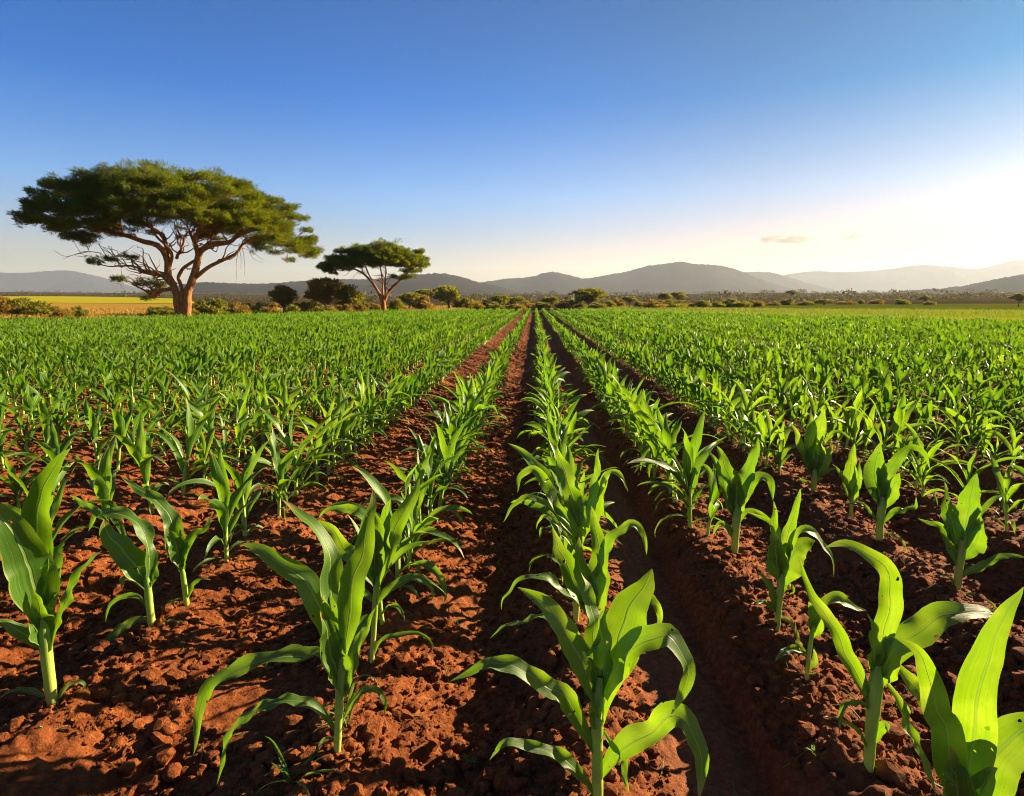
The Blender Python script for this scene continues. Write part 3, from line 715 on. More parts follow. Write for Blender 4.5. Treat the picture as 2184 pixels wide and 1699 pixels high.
traced("bright yellow-green plant with one broad ribbed upright leaf, in the second right row", ZC,
  [(1155, 1612), (1162, 1470), (1176, 1360), (1182, 1290)], (44, 56), [
  ([(1172, 1350), (1140, 1200), (1132, 1080), (1150, 920)], 135, 10, 0.02, 0.5),
  ([(1182, 1340), (1205, 1150), (1262, 1055), (1320, 990), (1395, 958), (1470, 1010), (1512, 1105)], 70, 26, 0.02),
  ([(1190, 1370), (1240, 1250), (1292, 1130)], 100, 14, -0.03),
  ([(1160, 1480), (1110, 1420), (1045, 1350), (960, 1330), (892, 1330)], 24, 34, -0.02),
  ([(1180, 1480), (1250, 1410), (1340, 1380), (1405, 1368), (1412, 1295)], 42, 32, 0.02),
  ([(1168, 1545), (1255, 1558), (1320, 1615), (1342, 1685)], 24, 32, -0.02, 0.7, True),
  ([(1160, 1350), (1100, 1205), (1028, 1138)], 34, 30, 0.03),
  ([(1180, 1330), (1180, 1200), (1195, 1060)], 90, 14, 0.03)], 14)
traced("plant with a closed fan of ribbed leaves, behind the bright broad-leaved plant", ZC,
  [(700, 1272), (704, 1180), (710, 1090)], (32, 44), [
  ([(706, 1140), (722, 960), (745, 830), (770, 690)], 120, 12, 0.02, 0.5),
  ([(700, 1150), (662, 960), (672, 830), (690, 680)], 85, 14, 0.02),
  ([(712, 1160), (775, 1060), (832, 930)], 74, 16, 0.0),
  ([(700, 1140), (625, 960), (592, 860), (548, 775)], 52, 26, 0.02),
  ([(700, 1225), (640, 1190), (588, 1148)], 22, 30, -0.01),
  ([(745, 960), (835, 858), (900, 845), (976, 912)], 28, 28, 0.03),
  ([(706, 1210), (760, 1140), (862, 1078)], 28, 30, 0.02),
  ([(708, 1130), (702, 1000), (715, 860)], 100, 12, -0.02)], 15)
traced("huge bright leaves rising from the bottom right corner, nearest plant of all", ZB,
  [(1400, 2060), (1402, 1960), (1402, 1860), (1400, 1760)], (80, 120), [
  ([(1345, 1800), (1295, 1510), (1245, 1260), (1185, 1060), (1115, 930), (1062, 872), (1008, 838)], 150, 14, -0.03, 0.6),
  ([(1385, 1830), (1400, 1520), (1440, 1260), (1500, 1010), (1570, 820), (1642, 660), (1690, 540)], 205, 12, 0.03, 0.6),
  ([(1425, 1880), (1480, 1630), (1560, 1470), (1665, 1365), (1785, 1322), (1910, 1390)], 270, 12, 0.02, 0.4),
  ([(1400, 1900), (1345, 1650), (1300, 1420)], 160, 12, -0.04, 0.8),
  ([(1395, 1960), (1420, 1760), (1500, 1600), (1560, 1540)], 150, 16, -0.05, 0.6)], 16)
traced("thin one-leaf plant standing between the fan-shaped and the broad-leaved plants", ZC,
  [(960, 1440), (964, 1330), (968, 1240)], (24, 26), [
  ([(962, 1290), (950, 1130), (975, 1010), (992, 920)], 75, 10, 0.02),
  ([(966, 1300), (1010, 1160), (1020, 1040)], 50, 20, 0.02),
  ([(958, 1330), (910, 1180), (860, 1090), (826, 1062)], 36, 28, 0.0),
  ([(966, 1340), (990, 1280), (1000, 1190)], 40, 20, -0.02)], 17)

# ---- the rows: the nearest plants one by one, the rest of the crop as one mass
def plant_mesh(seed, nseg, nu, sides, crop=True):
    stalk, leaves = grown_plant(seed, nseg, nu, sides, True)
    V = [stalk[0]]; Q = [stalk[1]]; U = [stalk[2]]; MI = [np.zeros(len(stalk[1]), int)]; n = len(stalk[0])
    for v, q, u, dry in leaves:
        V.append(v); Q.append(q + n); U.append(u); n += len(v); MI.append(np.full(len(q), 2 if dry else 1))
    return np.concatenate(V), np.concatenate(Q), np.concatenate(U), np.concatenate(MI)
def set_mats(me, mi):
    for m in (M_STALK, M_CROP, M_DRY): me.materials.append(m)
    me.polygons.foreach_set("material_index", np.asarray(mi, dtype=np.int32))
TR = np.array(TRACED)
cand = []
for ri, rx in enumerate(ROWS):
    mine = TR[np.abs(TR[:, 0] - rx) < 0.36]
    y = -1.6 + rng.random() * 0.3
    while y < 82:
        near = 2.5 if abs(ri - I_C) <= 1 else 3.4 if abs(ri - I_C) == 2 else 4.2
        y += rng.uniform(0.26, 0.40) if y < near else rng.uniform(0.14, 0.23) if y < near + 1.5 else rng.uniform(0.11, 0.18)
        x = rx + rng.normal(0, 0.018) + 0.03 * math.sin(y * 0.55 + ri * 1.7)
        e, d = edge_d(np.array([x]), np.array([max(y, 0.4)]))
        if y > 0.5 and d[0] > e[0] - 0.2: continue
        if abs(x) > 1.05 * max(y, 0) + 3.2: continue
        if len(mine) and mine[:, 1].min() - 0.9 < y < mine[:, 1].max() + 0.16: continue
        if y < 1.75:
            vis = False
            for hz in (0.0, 0.3, 0.6):
                for sx in (-0.28, 0, 0.28):
                    px, py, zc = to_px((x + sx, y, hz))
                    if zc > 0.1 and -60 < px < 2244 and py < 1760: vis = True
            if vis or abs(x) < 0.9: continue
        if fbm(np.array([x / 1.1]), np.array([y / 1.6]), 2, 301)[0] > 0.62: continue
        cand.append((x, y, ri, (1 + 0.30 * float(fbm(np.array([x / 1.8]), np.array([y / 3.2]), 3, 205)[0])) * (rng.uniform(0.80, 1.18) if rng.random() > 0.1 else rng.uniform(0.5, 0.75)) * (1.0 if y < 8 else 1.03), rng.random() * 6.283 if y < near + 0.6 else rng.normal(0, 0.36) + math.pi * int(rng.integers(2))))
def inview(c):
    px, py, zc = to_px((c[0], c[1], 0.25)); return zc > 0.2 and -20 < px < 2204 and py < 1720
seen = sorted([c for c in cand if inview(c)], key=lambda c: (c[0] ** 2 + c[1] ** 2))
SINGLES = seen[:300 - len(TRACED)]; sset = set(id(c) for c in SINGLES)
REST = [c for c in cand if id(c) not in sset]
PROTO = [grown_plant(900 + k, 14, 7, 10) for k in range(40)]
PMESH = []
for stalk, leaves in PROTO:
    sm = make_mesh("stalk", stalk[0], quads=stalk[1], uvs=stalk[2]); sm.materials.append(M_STALK); lm = []
    for v, q, u, dry in leaves:
        m = make_mesh("leaf", v, quads=q, uvs=u); m.materials.append(M_DRY if dry else M_LEAF); lm.append(m)
    PMESH.append((sm, lm))
MID = []
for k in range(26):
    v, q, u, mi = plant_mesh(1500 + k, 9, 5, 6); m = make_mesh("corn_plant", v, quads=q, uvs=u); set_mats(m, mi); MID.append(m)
ORD = ["zeroth", "first", "second", "third", "fourth", "fifth", "sixth", "seventh", "eighth", "ninth", "tenth", "eleventh", "twelfth", "thirteenth", "fourteenth", "fifteenth", "sixteenth", "seventeenth", "eighteenth", "nineteenth", "twentieth"]
TENS = ["", "", "twenty", "thirty", "forty", "fifty", "sixty"]
def ordinal(n): return ORD[n] if n <= 20 else (TENS[n // 10] + "-" + ORD[n % 10] if n % 10 else TENS[n // 10][:-1] + "ieth")
def row_name(ri):
    k = ri - I_C
    if k == 0: return "in the centre row"
    return ordinal(abs(k)) + " row " + ("left" if k < 0 else "right") + " of the centre row"
allrow = {}
for g in TRACED: allrow.setdefault(int(np.argmin(np.abs(ROWS - g[0]))), []).append(float(g[1]))
for c in SINGLES: allrow.setdefault(c[2], []).append(c[1])
for k in allrow: allrow[k].sort()
for n, c in enumerate(SINGLES):
    x, y, ri, s, rz = c; z = soil_z(x, y) - 0.006
    od = allrow[ri].index(c[1]) + 1
    look = "tall" if s > 1.08 else "stunted" if s < 0.76 else "short" if s < 0.88 else "leafy"
    label = f"{look} corn plant, {ordinal(od)} from the camera, {row_name(ri)}"
    if n < 185:
        sm, lm = PMESH[int(rng.integers(len(PMESH)))]
        root = empty("corn_plant", (x, y, z), rz, s)
        link("stalk", sm, None, root)
        for m in lm: link("leaf", m, None, root)
        root.rotation_euler = (rng.normal(0, 0.07), rng.normal(0, 0.07), rz)
    else:
        root = link("corn_plant", MID[int(rng.integers(len(MID)))], None, None, (x, y, z)); root.rotation_euler = (0, 0, rz); root.scale = (s, s, s)
    finish(root, label)
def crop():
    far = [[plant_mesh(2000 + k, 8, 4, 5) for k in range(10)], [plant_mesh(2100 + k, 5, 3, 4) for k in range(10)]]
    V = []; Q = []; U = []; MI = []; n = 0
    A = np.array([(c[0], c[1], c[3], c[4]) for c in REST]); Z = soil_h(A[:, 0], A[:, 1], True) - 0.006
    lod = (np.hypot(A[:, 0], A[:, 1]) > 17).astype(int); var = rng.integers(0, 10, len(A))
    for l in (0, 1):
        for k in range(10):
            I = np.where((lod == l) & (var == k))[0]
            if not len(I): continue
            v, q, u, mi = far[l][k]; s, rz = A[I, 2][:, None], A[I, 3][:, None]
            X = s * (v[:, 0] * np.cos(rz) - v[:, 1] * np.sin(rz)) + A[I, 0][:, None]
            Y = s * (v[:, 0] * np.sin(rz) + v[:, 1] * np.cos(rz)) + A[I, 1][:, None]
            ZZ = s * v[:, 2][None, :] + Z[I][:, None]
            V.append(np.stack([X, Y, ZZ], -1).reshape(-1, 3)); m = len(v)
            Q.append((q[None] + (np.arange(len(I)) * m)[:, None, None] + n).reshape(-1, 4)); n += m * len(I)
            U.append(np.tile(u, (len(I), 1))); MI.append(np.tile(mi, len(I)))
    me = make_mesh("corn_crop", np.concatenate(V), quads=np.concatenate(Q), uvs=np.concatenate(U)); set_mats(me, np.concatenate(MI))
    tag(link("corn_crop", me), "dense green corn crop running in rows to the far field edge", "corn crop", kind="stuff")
crop()

# ------------------------------------------------------------------ small weeds in the soil
def weed(px, size, seed, n, label, dry=False):
    r = np.random.default_rng(seed)
    g = at_z(px[0], px[1], -0.05); g = at_z(px[0], px[1], soil_z(g[0], g[1])); root = empty("weed", g)
    for k in range(n):
        az = r.random() * 6.28; L = size * r.uniform(0.6, 1.1)
        v, q, u = grown_leaf(r, 0.0, az, L, size * (0.035 if dry else 0.11) * r.uniform(0.7, 1.2), R(r.uniform(35, 75)), R(r.uniform(40, 110)), 9, 5, 1.4, 0.002)
        link("leaf", make_mesh("leaf", v, quads=q, uvs=u), M_DRY if (dry and k % 2) else M_LEAF, root)
    tag(root, label, "weed", "weeds between the rows")
weed(Z7((590, 1640)), 0.17, 1, 12, "wispy half-dry weed below the big plant left of the furrow", True)
weed(ZA((128, 1535)), 0.035, 2, 5, "tiny green seedling left of the lowest leaf of the nearest centre-row plant")
weed(ZB((548, 1462)), 0.035, 3, 5, "tiny bright seedling on the bank left of the near right-row stalk")
weed(ZB((75, 1020)), 0.035, 4, 5, "tiny green seedling beside the smooth wheel track")
weed(Z7((1505, 1530)), 0.04, 5, 5, "small green seedling in the clods of the centre furrow")
weed(Z7((440, 1070)), 0.06, 6, 7, "small weed under the long drooping leaf of the big left plant")
weed(Z7((880, 1330)), 0.13, 7, 8, "grassy weed tuft hugging the foot of the big left plant", True)

# ------------------------------------------------------------------ trees and bushes
def cards(r, cen, rad, n, out, L, W, flat=0.26, up=0.35):
    """n leaf sprays in a flattened clump round cen, pointing out and up"""
    d = unit(r.normal(size=(n, 3))); rr = r.random(n) ** 0.45
    p = d * rr[:, None] * rad * np.array([1, 1, flat]) + cen
    t = unit(0.42 * r.normal(size=(n, 3)) + 0.9 * out + np.array([0, 0, up]) + 0.45 * d)
    s = unit(np.cross(t, r.normal(size=(n, 3)))); l = L * r.uniform(0.6, 1.4, n)[:, None]; w = W * r.uniform(0.6, 1.3, n)[:, None]
    q = np.stack([p, p + t * l * 0.5 - s * w * 0.5, p + t * l, p + t * l * 0.5 + s * w * 0.5], 1)
    return q.reshape(-1, 3)
def card_mesh(name, P):
    return make_mesh(name, P, quads=np.arange(len(P)).reshape(-1, 4), smooth=False)
def umbrella_tree(label, M, base, D, trunk, limbs, top, bottom, n_cl, per, rc, L, W, extra=(), twigs=(), seed=1, depth=0.66, shift=0.0):
    r = np.random.default_rng(seed); rc, L, W = rc * 1.27, L * 1.27, W * 1.27; extra = [(q, cr * 1.27, dd * 1.27) for q, cr, dd in extra]; shift = shift * 1.29
    p0 = at_d(*M(base), D); gz = ground_z(p0[0], p0[1]); org = np.array([p0[0], p0[1], gz])
    wp = lambda q, dd=0.0: at_d(*M(q), D) - org + FH * dd
    k0, k1 = M((0, 0)), M((100, 0)); mpp = (k1[0] - k0[0]) / 100 * D / F_PX
    root = empty("acacia_tree", org)
    b = Bag(); nodes = []; owner = []
    for pts, w0, w1, dd in trunk:
        P = np.array([wp(q) for q in pts]); P[0, 2] = -0.3; P = catmull(P, 14) + FH * np.linspace(0, dd, 14)[:, None]
        rad = np.linspace(w0, w1, 14) * 0.5 * mpp; rad[:3] *= (1.25, 1.08, 1.0)
        P[1:-1] += r.normal(0, 0.02, (12, 3))
        b.add(*tube(P, rad, 12))
    link("trunk", b.mesh("trunk"), M_BARK, root)
    bags = []
    for pts, w0, w1, dd0, dd1 in limbs:
        P = catmull(np.array([wp(q) for q in pts]), 18) + FH * np.linspace(dd0, dd1, 18)[:, None]
        P[2:-1] += np.cumsum(r.normal(0, 0.022, (15, 3)), 0) * 0.8
        bb = Bag(); bb.add(*tube(P, np.linspace(w0, w1, 18) * 0.5 * mpp, 9)); bags.append(bb)
        for k in range(4, 18): nodes.append(P[k]); owner.append((len(bags) - 1, max(w1, w0 + (w1 - w0) * k / 17) * 0.5 * mpp))
    top = np.array([wp(q) @ np.array([RGT[0], RGT[1], 0]) for q in top]), np.array([wp(q)[2] for q in top])
    bot = np.array([wp(q) @ np.array([RGT[0], RGT[1], 0]) for q in bottom]), np.array([wp(q)[2] for q in bottom])
    xl, xr = top[0][0], top[0][-1]; xc = (xl + xr) / 2; hx = (xr - xl) / 2
    E2 = np.array([org[0], org[1], 0.0]); E2 = E2 / np.linalg.norm(E2); E1 = np.array([E2[1], -E2[0], 0.0]); ca = float(E2 @ FH)
    cl = []
    for k in range(n_cl):
        rr = math.sqrt((k + 0.5) / n_cl); ph = k * 2.39996 + r.normal(0, 0.15)
        rr = min(0.97, rr * r.uniform(0.95, 1.03)) 
        xo, yo = rr * math.cos(ph), rr * math.sin(ph); wr = 0.5 + 0.5 * math.cos(ph)
        zt = wr * np.interp(xc + rr * hx, *top) + (1 - wr) * np.interp(xc - rr * hx, *top)
        zb = np.interp(xc + xo * hx, *bot)
        t = r.random() ** 1.25; cr = rc * r.uniform(0.7, 1.2) * (1 - 0.35 * max(0, rr - 0.75) / 0.25)
        z = zt - cr * 0.42 - (zt - zb - cr * 0.45) * t * 0.95
        xo_m = xc + shift + xo * (hx - cr * 0.45); yo_m = yo * (hx - cr * 0.6) * depth
        cl.append((E1 * (xo_m * ca) + E2 * yo_m + (0, 0, z), cr, rr))
    for q, cr, dd in extra: cl.append((wp(q, dd), cr, 0.6))
    order = sorted(range(len(cl)), key=lambda i: cl[i][2]); 
    N = np.array(nodes)
    PP = []
    for _ in range(int(n_cl * 0.26)):          # crooked inner branches seen below the crown
        j = int(r.integers(len(owner))); own, ra = owner[j]; a = N[j]
        if a[2] < 1.6: continue
        hd = unit(np.array([a[0] - 0.2, a[1], 0.0]) + r.normal(0, 1.0, 3) * (1, 1, 0)); st = [a]
        for q in range(5): st.append(st[-1] + (hd * r.uniform(0.1, 0.45) + r.normal(0, 0.16, 3) + (0, 0, r.uniform(0.05, 0.35))) * (1.0 if n_cl > 300 else 0.55))
        bags[own].add(*tube(catmull(np.array(st), 12), np.linspace(min(ra * 0.6, 0.055), 0.012, 12), 6))
    for i in order:
        c, cr, rr = cl[i]
        dv = c - N; cost = np.linalg.norm(dv, axis=1) + 1.3 * np.maximum(0, -dv[:, 2] + 0.25)
        j = int(np.argmin(cost)); a = N[j]; own, ra = owner[j]; ln = np.linalg.norm(c - a)
        mid = (a + c) / 2 + np.array([0, 0, 0.10 * ln]) + r.normal(0, 0.10 * ln, 3)
        P = catmull(np.array([a, mid, c]), 9); P[1:-1] += r.normal(0, 0.03, (7, 3))
        r0 = min(ra * 0.78, 0.016 + 0.030 * ln); bags[own].add(*tube(P, np.linspace(r0, r0 * 0.4, 9), 6))
        for k in (3, 5, 8): N = np.vstack([N, P[k]]); owner.append((own, max(0.012, r0 * (1 - 0.07 * k))))
        out = unit(c - np.array([0, 0, c[2] - 0.6])); 
        PP.append(cards(r, c, cr, int(per * (cr / rc) ** 2), out, L, W))
        for k in range(5):                     # bare twigs under the clump
            e = c + r.normal(0, 0.55, 3) * cr * (1, 1, 0.3) - (0, 0, 0.1 * cr); m_ = (c + e) / 2 + r.normal(0, 0.08, 3)
            bags[own].add(*tube(catmull(np.array([P[int(r.integers(3, 8))], m_, e]), 5), np.linspace(0.022, 0.008, 5), 4))
        for k in range(4):                     # feathery spray tips past the clump
            cc = c + unit(r.normal(size=3) * (1, 1, 0.35) + out) * cr * r.uniform(0.6, 1.0)
            PP.append(cards(r, cc, cr * 0.5, per // 8, out, L * 1.15, W, 0.5))
            P2 = catmull(np.array([c, (c + cc) / 2 + (0, 0, 0.05), cc]), 4); bags[own].add(*tube(P2, np.linspace(0.014, 0.007, 4), 4))
    for pts, w in twigs:
        P = catmull(np.array([wp(q) for q in pts]), 12); P[1:] += np.cumsum(r.normal(0, 0.012, (11, 3)), 0)
        tb = Bag(); tb.add(*tube(P, np.linspace(w, w * 0.4, 12) * 0.5 * mpp, 5)); link("twig", tb.mesh("twig"), M_BARK, root)
    for bb in bags: link("limb", bb.mesh("limb"), M_BARK, root)
    link("crown", card_mesh("crown", np.concatenate(PP)), M_ACACIA, root)
    tag(root, label, "tree", "umbrella acacias at the field edge")
    return root
Z1, Z2, Z3, Z4 = zm(0, 340, 2.84375), zm(600, 500, 3.36), zm(1200, 480, 3.64), zm(1700, 480, 3.616)
umbrella_tree("huge umbrella acacia with forked orange trunk at the left field edge", Z1, (1168, 1045), 42,
  [([(1143, 1050), (1138, 960), (1118, 870), (1080, 790)], 54, 38, -0.1), ([(1190, 1050), (1196, 950), (1212, 860), (1248, 760), (1262, 690)], 56, 40, 0.1), ([(1166, 1050), (1166, 960), (1160, 870)], 50, 20, 0.0)],
  [([(1082, 800), (1078, 700), (1035, 615), (930, 580), (850, 550), (700, 520), (520, 500)], 44, 10, -0.1, -0.8),
   ([(1080, 760), (1056, 640), (1000, 530), (860, 455), (650, 400)], 30, 8, -0.1, 1.8),
   ([(1125, 865), (1062, 800), (1000, 784), (925, 768)], 46, 26, -0.1, -0.6),
   ([(945, 770), (880, 738), (770, 748), (680, 735)], 14, 5, -0.55, -0.9),
   ([(1085, 740), (1125, 650), (1065, 560), (1035, 440)], 22, 8, 0.0, -1.6),
   ([(1100, 880), (1010, 895), (930, 935)], 26, 14, 0.0, 0.8),
   ([(1260, 700), (1290, 632), (1390, 600), (1480, 588), (1560, 540), (1740, 490)], 42, 10, 0.1, -0.8),
   ([(1240, 815), (1330, 740), (1430, 690), (1492, 650), (1512, 605), (1580, 565), (1700, 560)], 28, 8, 0.1, 1.0),
   ([(1262, 700), (1240, 620), (1180, 560), (1120, 470)], 28, 9, 0.1, 1.6),
   ([(1262, 690), (1282, 580), (1350, 490), (1440, 400)], 28, 9, 0.1, -2.0),
   ([(1160, 870), (1150, 800), (1195, 745), (1245, 700)], 24, 18, 0.0, 0.1),
   ([(1130, 690), (1172, 600), (1205, 520)], 20, 8, 0.0, -0.4),
   ([(1262, 690), (1278, 600), (1285, 480)], 24, 8, 0.1, 2.2)],
  [(100, 500), (190, 300), (290, 210), (500, 170), (750, 130), (950, 95), (1150, 115), (1350, 130), (1500, 170), (1700, 235), (1850, 335), (1920, 410), (1960, 510), (2025, 590)],
  [(100, 520), (300, 570), (430, 585), (600, 545), (700, 490), (850, 445), (1000, 450), (1150, 470), (1300, 490), (1450, 500), (1550, 550), (1700, 610), (1850, 680), (2025, 650)],
  430, 470, 0.60, 0.17, 0.026,
  extra=[((700, 725), 0.42, -0.9), ((780, 705), 0.3, -0.8), ((890, 690), 0.36, -0.6), ((820, 820), 0.42, -0.5), ((900, 850), 0.5, 0.3), ((990, 850), 0.42, 0.2), ((960, 900), 0.4, 0.6), ((905, 940), 0.4, 0.8), ((1040, 870), 0.3, 0.2), ((640, 590), 0.35, -0.7), ((1280, 440), 0.6, -2.6), ((1180, 450), 0.6, -2.4), ((1380, 330), 0.8, -2.9), ((1000, 290), 0.8, -2.9)],
  twigs=[([(690, 690), (640, 620), (620, 580)], 6), ([(650, 655), (540, 645), (420, 680), (345, 642)], 5), ([(560, 648), (460, 668), (400, 690)], 4), ([(1530, 590), (1515, 700), (1520, 830)], 4), ([(1545, 590), (1565, 690), (1570, 800)], 4), ([(1560, 590), (1640, 660), (1700, 700)], 4), ([(1530, 600), (1545, 700), (1535, 760)], 4), ([(690, 690), (800, 640), (860, 600)], 6), ([(780, 760), (760, 850), (800, 900)], 4), ([(1570, 590), (1620, 690), (1680, 720)], 3.5)], seed=5, shift=0.9)
umbrella_tree("medium umbrella acacia with a V-forked trunk, right of the huge one", Z2, (887, 655), 66,
  [([(888, 660), (882, 615), (878, 578)], 44, 34, 0.0)],
  [([(874, 600), (842, 520), (792, 440), (720, 380), (640, 345), (540, 325)], 26, 6, 0, -0.5), ([(888, 605), (912, 540), (950, 490), (1000, 440), (1080, 360), (1160, 300)], 26, 6, 0, 0.5),
   ([(880, 590), (868, 450), (850, 350), (820, 260)], 17, 5, 0, 1.2), ([(905, 560), (908, 440), (930, 320)], 16, 5, 0, -1.2), ([(830, 500), (760, 380), (720, 280)], 13, 5, 0, 1.2), ([(985, 455), (1040, 420), (1070, 390)], 10, 5, 0.2, -0.3)],
  [(405, 345), (470, 280), (540, 212), (640, 187), (740, 162), (880, 154), (1000, 154), (1100, 172), (1180, 220), (1222, 280), (1232, 350)],
  [(405, 352), (480, 385), (560, 375), (680, 350), (760, 330), (870, 330), (960, 320), (1080, 350), (1160, 372), (1232, 372)],
  210, 300, 0.55, 0.18, 0.04, extra=[((1050, 370), 0.6, -0.4), ((1085, 415), 0.5, -0.3), ((1020, 430), 0.5, -0.5), ((1100, 375), 0.5, 0.2), ((960, 420), 0.4, -0.6), ((520, 390), 0.3, -0.2)],
  twigs=[([(640, 350), (600, 400), (560, 410)], 4), ([(700, 370), (650, 420), (690, 440)], 4)], seed=8)

def shrub_kind(seed, kind):
    """unit-size shrub or small tree: height 1, width 1; returns (wood mesh, crown points)"""
    r = np.random.default_rng(seed); b = Bag(); P = []
    if kind == "bush":
        for k in range(34):
            d = unit(r.normal(size=3)); d[2] = abs(d[2]); rr = r.random() ** 0.5
            c = d * rr * np.array([0.40, 0.40, 0.72]) + (0, 0, 0.10); cr = r.uniform(0.09, 0.17)
            b.add(*tube(catmull(np.array([(0, 0, -0.05), c * (0.4, 0.4, 0.6), c]), 6), np.linspace(0.012, 0.004, 6), 4))
            P.append(cards(r, c, cr, 110, unit(c + (0, 0, 0.2)), 0.10, 0.035, 0.8))
    elif kind == "round":
        for s in range(3): b.add(*tube(catmull(np.array([(0, 0, -0.06), (r.normal(0, 0.02), r.normal(0, 0.02), 0.2), (r.normal(0, 0.12), r.normal(0, 0.12), 0.55)]), 8), np.linspace(0.045, 0.014, 8), 7))
        for k in range(46):
            d = unit(r.normal(size=3)); rr = r.random() ** 0.4
            c = d * rr * np.array([0.42, 0.42, 0.34]) + (0, 0, 0.62); cr = r.uniform(0.07, 0.15)
            b.add(*tube(catmull(np.array([(0, 0, 0.3), c * (0.5, 0.5, 0.75), c]), 6), np.linspace(0.014, 0.004, 6), 4))
            P.append(cards(r, c, cr, 90, unit(c - (0, 0, 0.45)), 0.085, 0.03, 0.7))
    else:
        b.add(*tube(catmull(np.array([(0, 0, -0.06), (0.02, 0, 0.25), (-0.01, 0, 0.5)]), 8), np.linspace(0.04, 0.022, 8), 7))
        for k in range(40):
            rr = math.sqrt((k + 0.5) / 40); ph = k * 2.4; c = np.array([0.43 * rr * math.cos(ph), 0.43 * rr * math.sin(ph), 0.92 - 0.22 * rr ** 2 - 0.14 * r.random()])
            b.add(*tube(catmull(np.array([(0, 0, 0.4), c * (0.45, 0.45, 0.85), c]), 6), np.linspace(0.018, 0.005, 6), 4))
            P.append(cards(r, c, r.uniform(0.07, 0.13), 80, unit(c - (0, 0, 0.5)), 0.08, 0.03, 0.4))
    return b.mesh("wood"), np.concatenate(P)
SHRUBS = {}
for kind in ("bush", "round", "flat"):
    for s in range(4):
        wm, P = shrub_kind(60 + s * 7 + len(kind), kind)
        for tone, mat in (("green", M_BUSH), ("dry", M_BUSHDRY)):
            cm = card_mesh("foliage", P); cm.materials.append(mat)
            w2 = wm.copy(); w2.materials.append(M_BARKG); SHRUBS[kind, tone, s] = (w2, cm)
def shrub(x, top, wpx, D, kind, tone, label, var=None):
    if x < 820 and D < 63: D *= 1.25
    if x > 840 and kind == 'bush': wpx *= 1.3; top -= 2
    p = at_d(x, top, D); gz = ground_z(p[0], p[1]); h = p[2] - gz; wid = wpx / F_PX * D * 1.06
    nm = {"bush": "bush", "round": "tree", "flat": "acacia_tree"}[kind]
    root = empty(nm, (p[0], p[1], gz), rng.random() * 6.28); root.scale = (wid, wid, h)
    wm, cm = SHRUBS[kind, tone, int(rng.integers(4)) if var is None else var]
    link("stem" if kind == "bush" else "trunk", wm, None, root); link("foliage" if kind == "bush" else "crown", cm, None, root)
    tag(root, label, "bush" if kind == "bush" else "tree", {"bush": "bushes along the field edge", "round": "small trees along the field edge", "flat": "small flat-topped acacias on the plain"}[kind])
